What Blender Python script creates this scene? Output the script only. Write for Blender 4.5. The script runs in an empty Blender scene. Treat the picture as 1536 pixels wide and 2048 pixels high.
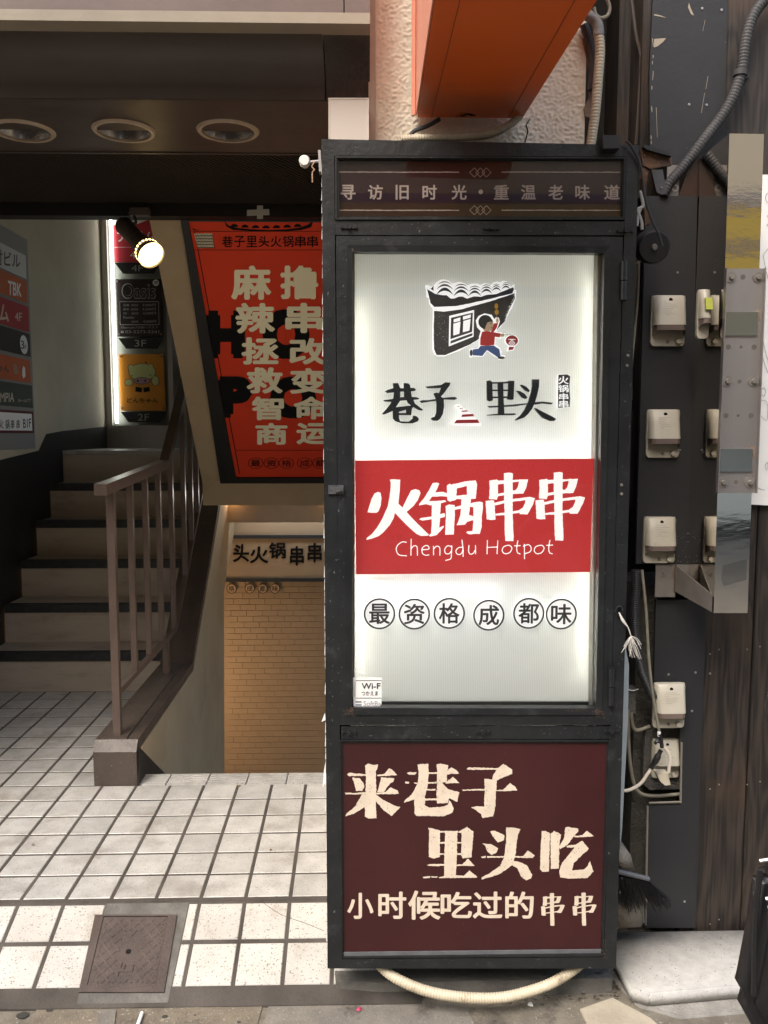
import bpy, bmesh, math, random
from mathutils import Vector, Matrix
from mathutils.geometry import tessellate_polygon
random.seed(7)
SC = bpy.context.scene
COL = SC.collection
# ------------------------------------------------------------------ camera
F, CX, CY = 1640.0, 768.0, 1024.0
PITCH, YAW = math.radians(5.4), math.radians(1.2)
CAM = Vector((0, 0, 1.55))
FW = Vector((math.sin(YAW)*math.cos(PITCH), math.cos(YAW)*math.cos(PITCH), -math.sin(PITCH)))
RT = Vector((math.cos(YAW), -math.sin(YAW), 0))
UP = RT.cross(FW)
cd = bpy.data.cameras.new('camera'); cam = bpy.data.objects.new('camera', cd); COL.objects.link(cam)
cd.sensor_fit = 'VERTICAL'; cd.sensor_height = 24.0; cd.lens = 24.0*F/2048.0
cd.clip_start = 0.05; cd.clip_end = 500
cam.matrix_world = Matrix(((RT.x, UP.x, -FW.x, 0), (RT.y, UP.y, -FW.y, 0), (RT.z, UP.z, -FW.z, CAM.z), (0, 0, 0, 1)))
SC.camera = cam
# ------------------------------------------------------------------ light
SUN_EL, SUN_AZ = 52.0, 211.0        # azimuth the light comes from, clockwise from +Y
w = bpy.data.worlds.new('World'); SC.world = w; w.use_nodes = True
nt = w.node_tree; bg = nt.nodes['Background']
sky = nt.nodes.new('ShaderNodeTexSky'); sky.sky_type = 'NISHITA'; sky.sun_disc = False
sky.sun_elevation = math.radians(SUN_EL); sky.sun_rotation = math.radians(SUN_AZ)
sky.air_density = 1.5; sky.dust_density = 5.0; sky.ozone_density = 1.0
nt.links.new(sky.outputs[0], bg.inputs[0]); bg.inputs[1].default_value = 0.15
sd = bpy.data.lights.new('sun', 'SUN'); sd.energy = 1.25; sd.angle = math.radians(24); sd.color = (1.0, 0.965, 0.925)
sun = bpy.data.objects.new('sun', sd); COL.objects.link(sun)
az, el = math.radians(SUN_AZ), math.radians(SUN_EL)
sdir = Vector((math.sin(az)*math.cos(el), math.cos(az)*math.cos(el), math.sin(el)))
sun.rotation_euler = sdir.to_track_quat('Z', 'Y').to_euler()
sun.location = (0, -4, 8)
SC.view_settings.view_transform = 'Standard'; SC.view_settings.look = 'None'
SC.view_settings.gamma = 1.0; SC.view_settings.use_curve_mapping = False
SC.view_settings.exposure = 1.1
SC.render.engine = 'CYCLES'
SC.cycles.max_bounces = 7; SC.cycles.diffuse_bounces = 4; SC.cycles.transparent_max_bounces = 12
SC.cycles.caustics_reflective = False; SC.cycles.caustics_refractive = False
SC.cycles.sample_clamp_indirect = 4.0
try: SC.cycles.use_denoising = True
except Exception: pass
# ------------------------------------------------------------------ points: pixel of the photo -> point on a real plane
def ray(px, py): return FW + RT*((px-CX)/F) + UP*((CY-py)/F)
def on(px, py, pl):
    p, n = pl; d = ray(px, py)
    return CAM + d*((p-CAM).dot(n)/d.dot(n))
def PY(y): return (Vector((0, y, 0)), Vector((0, -1, 0)))
def PX(x): return (Vector((x, 0, 0)), Vector((1, 0, 0)))
def PZ(z): return (Vector((0, 0, z)), Vector((0, 0, 1)))
def off(pl, d): return (pl[0]+pl[1].normalized()*d, pl[1])
# ------------------------------------------------------------------ materials
MATS = {}
def mat(name, c, c2=None, scale=8.0, rough=0.6, metal=0.0, bump=0.0, bscale=40.0, stretch=(1, 1, 1), spec=0.5,
        dirt=None, dscale=3.0, dthr=0.55, dsoft=0.12, emit=None, estr=0.0, speck=None, sscale=200.0, sthr=0.7, rvar=0.0, rnd=0.0, coat=0.0, dist=0.01):
    if name in MATS: return MATS[name]
    m = bpy.data.materials.new(name); m.use_nodes = True; t = m.node_tree; N = t.nodes.new; L = t.links.new
    b = t.nodes['Principled BSDF']
    b.inputs['Roughness'].default_value = rough; b.inputs['Metallic'].default_value = metal
    b.inputs['Specular IOR Level'].default_value = spec; b.inputs['Coat Weight'].default_value = coat
    geo = N('ShaderNodeNewGeometry'); mp = N('ShaderNodeMapping'); mp.inputs['Scale'].default_value = stretch
    L(geo.outputs['Position'], mp.inputs[0])
    def noise(s, det=6, r=0.6):
        n = N('ShaderNodeTexNoise'); n.inputs['Scale'].default_value = s; n.inputs['Detail'].default_value = det; n.inputs['Roughness'].default_value = r
        L(mp.outputs[0], n.inputs['Vector']); return n
    def thr(src, lo, hi):
        r = N('ShaderNodeMapRange'); r.inputs['From Min'].default_value = lo; r.inputs['From Max'].default_value = hi; L(src, r.inputs['Value']); return r.outputs[0]
    def mix(f, a, bb):
        x = N('ShaderNodeMix'); x.data_type = 'RGBA'
        if hasattr(f, 'links'): L(f, x.inputs[0])
        else: x.inputs[0].default_value = f
        for s, v in ((x.inputs[6], a), (x.inputs[7], bb)):
            if hasattr(v, 'links'): L(v, s)
            else: s.default_value = (*v, 1)
        return x.outputs[2]
    colr = c
    if c2 is not None: colr = mix(thr(noise(scale).outputs[0], 0.35, 0.65), c, c2)
    if rnd:
        oi = N('ShaderNodeObjectInfo'); hs = N('ShaderNodeHueSaturation')
        r = N('ShaderNodeMapRange'); r.inputs['To Min'].default_value = 1-rnd; r.inputs['To Max'].default_value = 1+rnd
        L(oi.outputs['Random'], r.inputs['Value']); L(r.outputs[0], hs.inputs['Value'])
        if hasattr(colr, 'links'): L(colr, hs.inputs['Color'])
        else: hs.inputs['Color'].default_value = (*colr, 1)
        colr = hs.outputs[0]
    if speck is not None: colr = mix(thr(noise(sscale, 2, 0.5).outputs[0], sthr, sthr+0.04), colr, speck)
    if dirt is not None: colr = mix(thr(noise(dscale, 10, 0.7).outputs[0], dthr, dthr+dsoft), colr, dirt)
    if hasattr(colr, 'links'): L(colr, b.inputs['Base Color'])
    else: b.inputs['Base Color'].default_value = (*colr, 1)
    if rvar:
        r = N('ShaderNodeMapRange'); r.inputs['To Min'].default_value = max(0.02, rough-rvar); r.inputs['To Max'].default_value = min(1, rough+rvar)
        L(noise(6, 8, 0.7).outputs[0], r.inputs['Value']); L(r.outputs[0], b.inputs['Roughness'])
    if bump:
        bn = N('ShaderNodeBump'); bn.inputs['Strength'].default_value = bump; bn.inputs['Distance'].default_value = dist
        L(noise(bscale).outputs[0], bn.inputs['Height']); L(bn.outputs[0], b.inputs['Normal'])
    if emit is not None:
        b.inputs['Emission Color'].default_value = (*emit, 1); b.inputs['Emission Strength'].default_value = estr
    MATS[name] = m; return m
K = (0.011, 0.012, 0.013)
M_black = mat('black_paint', (0.010, 0.0115, 0.013), (0.016, 0.018, 0.020), 14, 0.32, bump=0.45, bscale=32, dist=0.004, speck=(0.11, 0.12, 0.13), sscale=70, sthr=0.735, rvar=0.16,
              dirt=(0.032, 0.034, 0.037), dscale=12, dthr=0.57)
M_rubber = mat('black_rubber', (0.012, 0.012, 0.013), None, rough=0.5)
M_maroon = mat('maroon_print', (0.036, 0.0085, 0.010), (0.047, 0.011, 0.012), 3, 0.3, speck=(0.3, 0.27, 0.26), sscale=90, sthr=0.79)
M_maroon2 = mat('dark_maroon_print', (0.036, 0.009, 0.013), (0.044, 0.011, 0.015), 3, 0.3)
M_cream = mat('cream_print', (0.72, 0.62, 0.50), (0.62, 0.53, 0.43), 20, 0.5)
M_cream2 = mat('pale_pink_print', (0.74, 0.60, 0.53), None, rough=0.5)
M_white = mat('white_print', (0.85, 0.84, 0.82), None, rough=0.5)
M_red = mat('red_acrylic', (0.52, 0.045, 0.048), (0.56, 0.06, 0.06), 2.5, 0.25, dirt=(0.46, 0.045, 0.045), dscale=4, dthr=0.56, emit=(.5, .035, .035), estr=.30)  # red emission added in place of light coming through the panel
M_glow = mat('glowing_white_acrylic', (0.85, 0.84, 0.83), None, rough=0.4, emit=(1, .99, .98), estr=.33)  # even glow put into the white, standing in for light through the acrylic
M_letter = mat('raised_letter_grey', (0.035, 0.042, 0.05), None, rough=0.4)
M_letterside = M_white
M_tile = mat('cream_floor_tile', (0.46, 0.455, 0.44), (0.35, 0.345, 0.33), 11, 0.42, bump=0.2, bscale=300, dist=0.001, speck=(0.13, 0.12, 0.11), sscale=170, sthr=0.64, rnd=0.10,
             dirt=(0.19, 0.17, 0.145), dscale=4.2, dthr=0.52, dsoft=0.25, rvar=0.14)
M_tile2 = mat('worn_white_tile', (0.48, 0.468, 0.44), (0.41, 0.395, 0.37), 9, 0.5, bump=0.35, bscale=260, dist=0.0015, speck=(0.17, 0.16, 0.145), sscale=170, sthr=0.62, rnd=0.07,
              dirt=(0.26, 0.23, 0.19), dscale=6, dthr=0.55, dsoft=0.2)
M_grout = mat('grey_grout', (0.085, 0.075, 0.066), (0.04, 0.035, 0.03), 4, 0.9, bump=0.5, bscale=120)
M_conc = mat('grey_concrete', (0.155, 0.15, 0.138), (0.09, 0.087, 0.08), 10, 0.9, bump=0.6, bscale=60, dirt=(0.07, 0.06, 0.05), dscale=7, dthr=0.58)
M_street = mat('stained_street', (0.19, 0.17, 0.135), (0.13, 0.115, 0.092), 12, 0.9, bump=0.6, bscale=90, dirt=(0.045, 0.04, 0.035), dscale=5, dthr=0.56, speck=(0.28, 0.26, 0.22), sscale=110, sthr=0.66)
M_patch = mat('grey_street_patch', (0.20, 0.185, 0.16), (0.14, 0.13, 0.115), 14, 0.9, bump=0.5, bscale=100, speck=(0.32, 0.3, 0.27), sscale=130, sthr=0.66, dirt=(0.08, 0.07, 0.06), dscale=8, dthr=0.6)
M_iron = mat('rusty_iron', (0.085, 0.064, 0.056), (0.055, 0.042, 0.038), 12, 0.6, metal=0.25, bump=0.35, bscale=150, dirt=(0.09, 0.05, 0.036), dscale=6, dthr=0.60)
M_stucco = mat('cream_stucco', (0.83, 0.76, 0.63), (0.78, 0.71, 0.58), 5, 0.9, dirt=(0.44, 0.34, 0.25), dscale=6, dthr=0.63)
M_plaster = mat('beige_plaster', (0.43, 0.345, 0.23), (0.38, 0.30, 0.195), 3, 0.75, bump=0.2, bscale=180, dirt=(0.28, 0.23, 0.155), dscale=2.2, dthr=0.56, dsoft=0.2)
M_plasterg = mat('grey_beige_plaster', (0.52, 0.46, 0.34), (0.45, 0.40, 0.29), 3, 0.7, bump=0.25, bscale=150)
M_brownp = mat('brown_gloss_paint', (0.05, 0.038, 0.033), (0.062, 0.048, 0.042), 4, 0.42, bump=0.08, bscale=20, rvar=0.12, dirt=(0.10, 0.085, 0.07), dscale=5, dthr=0.64)
M_kerb = mat('brown_kerb_paint', (0.072, 0.055, 0.045), (0.055, 0.042, 0.034), 6, 0.45, bump=0.35, bscale=40, speck=(0.2, 0.18, 0.16), sscale=60, sthr=0.72, rvar=0.15)
M_rail = mat('brown_rail_paint', (0.105, 0.074, 0.062), (0.085, 0.06, 0.05), 8, 0.32, rvar=0.1, speck=(0.19, 0.16, 0.14), sscale=75, sthr=0.74)
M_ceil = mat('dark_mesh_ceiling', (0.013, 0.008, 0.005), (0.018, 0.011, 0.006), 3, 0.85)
M_dado = mat('black_dado_paint', (0.008, 0.0075, 0.007), None, rough=0.55)
M_step = mat('stair_vinyl', (0.47, 0.41, 0.34), (0.38, 0.33, 0.27), 5, 0.6, stretch=(0.4, 1, 1.6), bump=0.2, bscale=200, dirt=(0.24, 0.20, 0.155), dscale=5, dthr=0.53, dsoft=0.25)
M_nose = mat('black_stair_nosing', (0.014, 0.015, 0.017), (0.03, 0.032, 0.035), 30, 0.45)
M_pink = mat('pinkish_panel', (0.13, 0.092, 0.082), (0.10, 0.07, 0.062), 4, 0.6, bump=0.1)
M_trim = mat('cream_trim', (0.27, 0.235, 0.18), (0.22, 0.19, 0.145), 5, 0.6, bump=0.1, bscale=60)
M_box = mat('grey_beige_box', (0.52, 0.48, 0.43), None, rough=0.5)
M_orange = mat('orange_enamel', (0.88, 0.165, 0.032), (0.82, 0.145, 0.027), 3, 0.3, dirt=(0.48, 0.10, 0.04), dscale=5, dthr=0.62, rvar=0.08)
M_orangel = mat('pinkish_orange_side', (0.80, 0.30, 0.20), (0.78, 0.36, 0.26), 4, 0.4)  # paler and pinker than the orange of the box
M_seam = mat('dark_orange_seam', (0.25, 0.07, 0.03), None, rough=0.6)
M_chrome = mat('lamp_chrome', (0.9, 0.86, 0.82), None, rough=0.22, metal=1.0)
M_ring = mat('pale_trim_ring', (0.42, 0.34, 0.27), (0.36, 0.28, 0.2), 20, 0.45)
M_steel = mat('mirror_steel', (0.88, 0.83, 0.75), None, rough=0.05, metal=1.0, bump=0.035, bscale=5, dist=0.006, stretch=(2.5, 2.5, 7))
M_steelb = mat('brushed_steel', (0.50, 0.47, 0.46), (0.43, 0.40, 0.40), 9, 0.36, metal=0.85, stretch=(1, 1, 0.25), bump=0.05, bscale=60)
M_steeld = mat('dull_steel', (0.25, 0.23, 0.21), (0.19, 0.175, 0.16), 12, 0.55, metal=0.5, bump=0.1)
M_rust = mat('rusty_steel', (0.16, 0.075, 0.035), (0.07, 0.05, 0.042), 14, 0.7, metal=0.3, bump=0.4, bscale=80)
M_board = mat('black_board_paint', (0.014, 0.0145, 0.017), (0.018, 0.0185, 0.021), 5, 0.55, bump=0.1, bscale=50, speck=(0.22, 0.22, 0.23), sscale=55, sthr=0.775)
M_edge = mat('raw_board_edge', (0.20, 0.18, 0.15), None, rough=0.8)
M_chip = mat('chipped_cream_paint', (0.36, 0.31, 0.25), None, rough=0.8)
M_plastic = mat('aged_cream_plastic', (0.52, 0.485, 0.405), (0.46, 0.425, 0.345), 9, 0.38, rvar=0.06, speck=(0.24, 0.21, 0.17), sscale=90, sthr=0.74, dirt=(0.34, 0.30, 0.235), dscale=16, dthr=0.60, dsoft=0.15)
M_visor = mat('smoked_visor', (0.17, 0.13, 0.115), None, rough=0.2)
M_hole = mat('dark_hole', (0.008, 0.008, 0.008), None, rough=0.8, spec=.15)
M_yellow = mat('yellow_sticker', (0.42, 0.46, 0.06), None, rough=0.6)
M_conduit = mat('grey_conduit', (0.07, 0.07, 0.073), (0.05, 0.05, 0.053), 10, 0.6, spec=.3)
M_conduitc = mat('cream_conduit', (0.56, 0.50, 0.38), (0.47, 0.41, 0.30), 12, 0.5, dirt=(0.25, 0.2, 0.14), dscale=12, dthr=0.6)
M_conduitk = mat('black_conduit', (0.03, 0.032, 0.035), None, rough=0.4, speck=(0.3, 0.3, 0.3), sscale=160, sthr=0.75)
M_cable = mat('grey_cable', (0.30, 0.28, 0.22), (0.2, 0.18, 0.14), 14, 0.5)
M_cablew = mat('white_cable', (0.62, 0.56, 0.48), None, rough=0.45)
M_tape = mat('black_tape', (0.014, 0.014, 0.015), None, rough=0.35)
M_pale = mat('pale_blue_strip', (0.42, 0.48, 0.52), (0.36, 0.42, 0.46), 12, 0.4)
M_gran = mat('pale_granite', (0.45, 0.445, 0.43), (0.37, 0.365, 0.355), 30, 0.8, bump=0.25, bscale=160, speck=(0.18, 0.175, 0.17), sscale=130, sthr=0.66, dirt=(0.36, 0.35, 0.33), dscale=5, dthr=0.6)
M_gran2 = mat('grey_kerbstone', (0.27, 0.26, 0.24), (0.2, 0.19, 0.175), 20, 0.85, bump=0.6, bscale=120, dirt=(0.13, 0.12, 0.1), dscale=6, dthr=0.56)
M_stone = mat('worn_stone', (0.24, 0.22, 0.19), (0.17, 0.155, 0.13), 12, 0.9, bump=0.6, bscale=70, dirt=(0.14, 0.1, 0.07), dscale=9, dthr=0.58)
M_paper = mat('white_paper', (0.80, 0.80, 0.79), None, rough=0.5)
M_line = mat('grey_pencil_line', (0.2, 0.2, 0.2), None, rough=0.7)
M_cloth = mat('black_coat_cloth', (0.008, 0.008, 0.010), (0.013, 0.013, 0.016), 10, 0.75)
M_bag = mat('black_bag_leather', (0.009, 0.009, 0.011), None, rough=0.42, bump=0.2, bscale=30)
M_skin = mat('skin', (0.55, 0.36, 0.27), None, rough=0.5)
M_tube = mat('fluorescent_tube', (0.9, 0.9, 0.9), None, emit=(0.92, 0.95, 0.86), estr=5.0)
M_ledw = mat('sign_lamp_tube', (0.9, 0.9, 0.9), None, emit=(1.0, 0.94, 0.74), estr=120.0)
M_ledw2 = mat('sign_lamp_tube_dim', (0.9, 0.9, 0.9), None, emit=(0.97, 0.97, 0.95), estr=60.0)
M_bulb = mat('warm_bulb', (0.9, 0.8, 0.6), None, emit=(1.0, 0.66, 0.27), estr=3.0)
M_amber = mat('amber_lamp', (0.9, 0.6, 0.3), None, emit=(1.0, 0.5, 0.18), estr=12.0)
M_day = mat('white_ceiling_lamp', (0.9, 0.9, 0.9), None, emit=(0.95, 0.97, 1.0), estr=5.0)
def wood(name, c, c2, c3, sc=1.0):
    m = bpy.data.materials.new(name); m.use_nodes = True; t = m.node_tree; N = t.nodes.new; L = t.links.new; b = t.nodes['Principled BSDF']
    g = N('ShaderNodeNewGeometry'); oi = N('ShaderNodeObjectInfo'); ad = N('ShaderNodeVectorMath'); ad.operation = 'ADD'
    cx = N('ShaderNodeCombineXYZ'); mu = N('ShaderNodeMath'); mu.operation = 'MULTIPLY'; mu.inputs[1].default_value = 17
    L(oi.outputs['Random'], mu.inputs[0]); L(mu.outputs[0], cx.inputs[0]); L(mu.outputs[0], cx.inputs[2]); L(g.outputs['Position'], ad.inputs[0]); L(cx.outputs[0], ad.inputs[1])
    mp = N('ShaderNodeMapping'); mp.inputs['Scale'].default_value = (1, 1, 0.16); L(ad.outputs[0], mp.inputs[0])
    n0 = N('ShaderNodeTexNoise'); n0.inputs['Scale'].default_value = 9*sc; n0.inputs['Detail'].default_value = 2; L(mp.outputs[0], n0.inputs['Vector'])
    wv = N('ShaderNodeMath'); wv.operation = 'MULTIPLY'; wv.inputs[1].default_value = 60; L(n0.outputs[0], wv.inputs[0])
    si = N('ShaderNodeMath'); si.operation = 'SINE'; L(wv.outputs[0], si.inputs[0])
    mp2 = N('ShaderNodeMapping'); mp2.inputs['Scale'].default_value = (1, 1, 0.03); L(ad.outputs[0], mp2.inputs[0])
    n1 = N('ShaderNodeTexNoise'); n1.inputs['Scale'].default_value = 130*sc; n1.inputs['Detail'].default_value = 6; L(mp2.outputs[0], n1.inputs['Vector'])
    n2 = N('ShaderNodeTexNoise'); n2.inputs['Scale'].default_value = 3.2; n2.inputs['Detail'].default_value = 7; L(ad.outputs[0], n2.inputs['Vector'])
    sm = N('ShaderNodeMath'); sm.operation = 'MULTIPLY_ADD'; sm.inputs[1].default_value = 0.13; L(si.outputs[0], sm.inputs[0]); L(n1.outputs[0], sm.inputs[2])
    cr = N('ShaderNodeValToRGB'); L(sm.outputs[0], cr.inputs[0])
    e = cr.color_ramp.elements; e[0].position = 0.36; e[0].color = (*c, 1); e[1].position = 0.66; e[1].color = (*c2, 1)
    mx = N('ShaderNodeMix'); mx.data_type = 'RGBA'; r = N('ShaderNodeMapRange'); r.inputs['From Min'].default_value = 0.56; r.inputs['From Max'].default_value = 0.74
    L(n2.outputs[0], r.inputs[0]); L(r.outputs[0], mx.inputs[0]); L(cr.outputs[0], mx.inputs[6]); mx.inputs[7].default_value = (*c3, 1); L(mx.outputs[2], b.inputs['Base Color'])
    b.inputs['Roughness'].default_value = 0.62; bn = N('ShaderNodeBump'); bn.inputs['Strength'].default_value = 0.5; bn.inputs['Distance'].default_value = 0.003
    L(sm.outputs[0], bn.inputs['Height']); L(bn.outputs[0], b.inputs['Normal'])
    return m
M_wood = wood('weathered_brown_wood', (0.010, 0.0075, 0.006), (0.036, 0.026, 0.020), (0.055, 0.034, 0.021))
M_woodd = wood('dark_brown_wood', (0.012, 0.008, 0.006), (0.035, 0.022, 0.015), (0.05, 0.028, 0.016))
def thin_glass(name, tint=(1, 1, 1), refl=1.0):
    m = bpy.data.materials.new(name); m.use_nodes = True; t = m.node_tree; t.nodes.clear(); N = t.nodes.new; L = t.links.new
    o = N('ShaderNodeOutputMaterial'); tr = N('ShaderNodeBsdfTransparent'); tr.inputs[0].default_value = (*tint, 1)
    gl = N('ShaderNodeBsdfGlossy'); gl.inputs['Roughness'].default_value = 0.02; fr = N('ShaderNodeFresnel'); fr.inputs[0].default_value = 1.5
    mu = N('ShaderNodeMath'); mu.operation = 'MULTIPLY'; mu.inputs[1].default_value = refl; L(fr.outputs[0], mu.inputs[0])
    mx = N('ShaderNodeMixShader'); L(mu.outputs[0], mx.inputs[0]); L(tr.outputs[0], mx.inputs[1]); L(gl.outputs[0], mx.inputs[2]); L(mx.outputs[0], o.inputs[0]); return m
M_glass = thin_glass('clear_acrylic', (0.98, 0.985, 0.985), 0.7)
def translucent(name):
    m = bpy.data.materials.new(name); m.use_nodes = True; t = m.node_tree; t.nodes.clear(); N = t.nodes.new; L = t.links.new
    o = N('ShaderNodeOutputMaterial'); d = N('ShaderNodeBsdfDiffuse'); tr = N('ShaderNodeBsdfTranslucent'); mx = N('ShaderNodeMixShader'); mx.inputs[0].default_value = 0.42
    g = N('ShaderNodeNewGeometry'); sp = N('ShaderNodeSeparateXYZ'); L(g.outputs['Position'], sp.inputs[0])
    mu = N('ShaderNodeMath'); mu.operation = 'MULTIPLY'; mu.inputs[1].default_value = 2*math.pi/0.0052; L(sp.outputs[0], mu.inputs[0])
    si = N('ShaderNodeMath'); si.operation = 'SINE'; L(mu.outputs[0], si.inputs[0])
    r = N('ShaderNodeMapRange'); r.inputs['From Min'].default_value = -1; r.inputs['To Min'].default_value = 0.0; r.inputs['To Max'].default_value = 1; L(si.outputs[0], r.inputs[0])
    mc = N('ShaderNodeMix'); mc.data_type = 'RGBA'; L(r.outputs[0], mc.inputs[0]); mc.inputs[6].default_value = (0.695, 0.708, 0.725, 1); mc.inputs[7].default_value = (0.80, 0.812, 0.83, 1)
    L(mc.outputs[2], d.inputs[0]); L(mc.outputs[2], tr.inputs[0]); L(d.outputs[0], mx.inputs[1]); L(tr.outputs[0], mx.inputs[2]); L(mx.outputs[0], o.inputs[0]); return m
M_back = translucent('corrugated_white_plastic')
# ------------------------------------------------------------------ mesh helpers
def link(name, me, m=None, parent=None):
    o = bpy.data.objects.new(name, me); COL.objects.link(o)
    if m is not None and not me.materials: me.materials.append(m)
    if parent is not None: o.parent = parent
    return o
def tag(o, label=None, cat=None, group=None, kind=None):
    if label: o['label'] = label
    if cat: o['category'] = cat
    if group: o['group'] = group
    if kind: o['kind'] = kind
    return o
def thing(name, label, cat, group=None, loc=(0, 0, 0)):
    o = bpy.data.objects.new(name, None); COL.objects.link(o); o.empty_display_size = 0.1; o.location = loc
    return tag(o, label, cat, group)
class MB:
    def __init__(s): s.v = []; s.f = []
    def add(s, vs, fs):
        b = len(s.v); s.v += [tuple(v) for v in vs]; s.f += [tuple(i+b for i in f) for f in fs]; return s
    def box(s, x0, x1, y0, y1, z0, z1):
        vs = [(x, y, z) for x in (x0, x1) for y in (y0, y1) for z in (z0, z1)]
        return s.add(vs, [(0, 1, 3, 2), (4, 6, 7, 5), (0, 4, 5, 1), (2, 3, 7, 6), (0, 2, 6, 4), (1, 5, 7, 3)])
    def chbox(s, x0, x1, y0, y1, z0, z1, c=0.003):   # box with chamfered top edges
        vs = [(x0, y0, z0), (x1, y0, z0), (x1, y1, z0), (x0, y1, z0), (x0, y0, z1-c), (x1, y0, z1-c), (x1, y1, z1-c), (x0, y1, z1-c),
              (x0+c, y0+c, z1), (x1-c, y0+c, z1), (x1-c, y1-c, z1), (x0+c, y1-c, z1)]
        fs = [(8, 9, 10, 11)]
        for i in range(4):
            j = (i+1) % 4; fs += [(i, j, 4+j, 4+i), (4+i, 4+j, 8+j, 8+i)]
        return s.add(vs, fs)
    def quad(s, a, b, c, d): return s.add([a, b, c, d], [(0, 1, 2, 3)])
    def prism(s, pts, vec):                 # planar polygon swept along vec
        pts = [Vector(p) for p in pts]; vec = Vector(vec); n = len(pts)
        tr = tessellate_polygon([pts])
        fs = [tuple(t) for t in tr] + [tuple(i+n for i in t) for t in tr]
        fs += [(i, (i+1) % n, (i+1) % n+n, i+n) for i in range(n)]
        return s.add(pts+[p+vec for p in pts], fs)
    def flat(s, pts):
        pts = [Vector(p) for p in pts]
        return s.add(pts, [tuple(t) for t in tessellate_polygon([pts])])
    def tube(s, pts, r, n=8, ribs=None, cap=True):
        pts = [Vector(p) for p in pts]; m = len(pts); rings = []
        up0 = Vector((0.123, 0.31, 0.94))
        for i, p in enumerate(pts):
            t = (pts[min(i+1, m-1)]-pts[max(i-1, 0)]).normalized()
            a = t.cross(up0)
            if a.length < 1e-3: a = t.cross(Vector((1, 0, 0)))
            a.normalize(); b = t.cross(a)
            rr = (r[i] if isinstance(r, (list, tuple)) else r)
            rings.append([p+a*(rr*math.cos(2*math.pi*k/n))+b*(rr*math.sin(2*math.pi*k/n)) for k in range(n)])
        vs = [v for rg in rings for v in rg]; fs = []
        for i in range(m-1):
            for k in range(n): fs.append((i*n+k, i*n+(k+1) % n, (i+1)*n+(k+1) % n, (i+1)*n+k))
        if cap: fs += [tuple(range(n)), tuple(range((m-1)*n, m*n))]
        return s.add(vs, fs)
    def cyl(s, a, b, r0, r1=None, n=16):
        return s.tube([a, b], [r0, r0 if r1 is None else r1], n)
    def sphere(s, c, r, n=10, sy=1.0):
        c = Vector(c); pts = []; rad = []
        for i in range(n+1):
            t = math.pi*i/n; pts.append(c+Vector((0, 0, r*math.cos(t)))); rad.append(max(1e-4, r*math.sin(t)))
        return s.tube(pts, rad, 12)
    def ring(s, outer, inner, dv):          # picture-frame solid from two quads; dv = sweep to the back
        o = [Vector(p) for p in outer]; i = [Vector(p) for p in inner]; dv = Vector(dv); n = len(o)
        vs = o+i+[p+dv for p in o]+[p+dv for p in i]; fs = []
        for k in range(n):
            j = (k+1) % n
            fs += [(k, j, n+j, n+k), (2*n+k, 3*n+k, 3*n+j, 2*n+j), (k, 2*n+k, 2*n+j, j), (n+k, n+j, 3*n+j, 3*n+k)]
        return s.add(vs, fs)
    def build(s, name, m=None, parent=None, smooth=False):
        me = bpy.data.meshes.new(name); me.from_pydata(s.v, [], s.f)
        bm = bmesh.new(); bm.from_mesh(me); bmesh.ops.recalc_face_normals(bm, faces=bm.faces); bm.to_mesh(me); bm.free()
        if smooth:
            for p in me.polygons: p.use_smooth = True
            try: me.set_sharp_from_angle(angle=math.radians(40))
            except Exception: pass
        me.update(); return link(name, me, m, parent)
def spline(pts, n=12):
    P = [Vector(p) for p in pts]; P = [P[0]*2-P[1]]+P+[P[-1]*2-P[-2]]; out = []
    for i in range(1, len(P)-2):
        for k in range(n):
            t = k/n; a, b, c, d = P[i-1:i+3]
            out.append(0.5*((2*b)+(c-a)*t+(2*a-5*b+4*c-d)*t*t+(3*b-a-3*c+d)*t*t*t))
    out.append(P[-2]); return out
def ribbed(pts, r, pitch=0.008, depth=0.085, n=12):
    P = spline(pts, 14); out = [P[0]]; acc = 0; step = pitch/4; R = [r]; k = 0; last = P[0]
    for a, b in zip(P, P[1:]):
        L = (b-a).length; d = 0
        while acc+ (L-d) >= step:
            d += step-acc; acc = 0; last = a+(b-a)*(d/L); out.append(last); k += 1
            R.append(r*(1-depth*(1 if k % 4 in (0, 1) else 0)))
        acc += L-d
    return out, R
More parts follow.
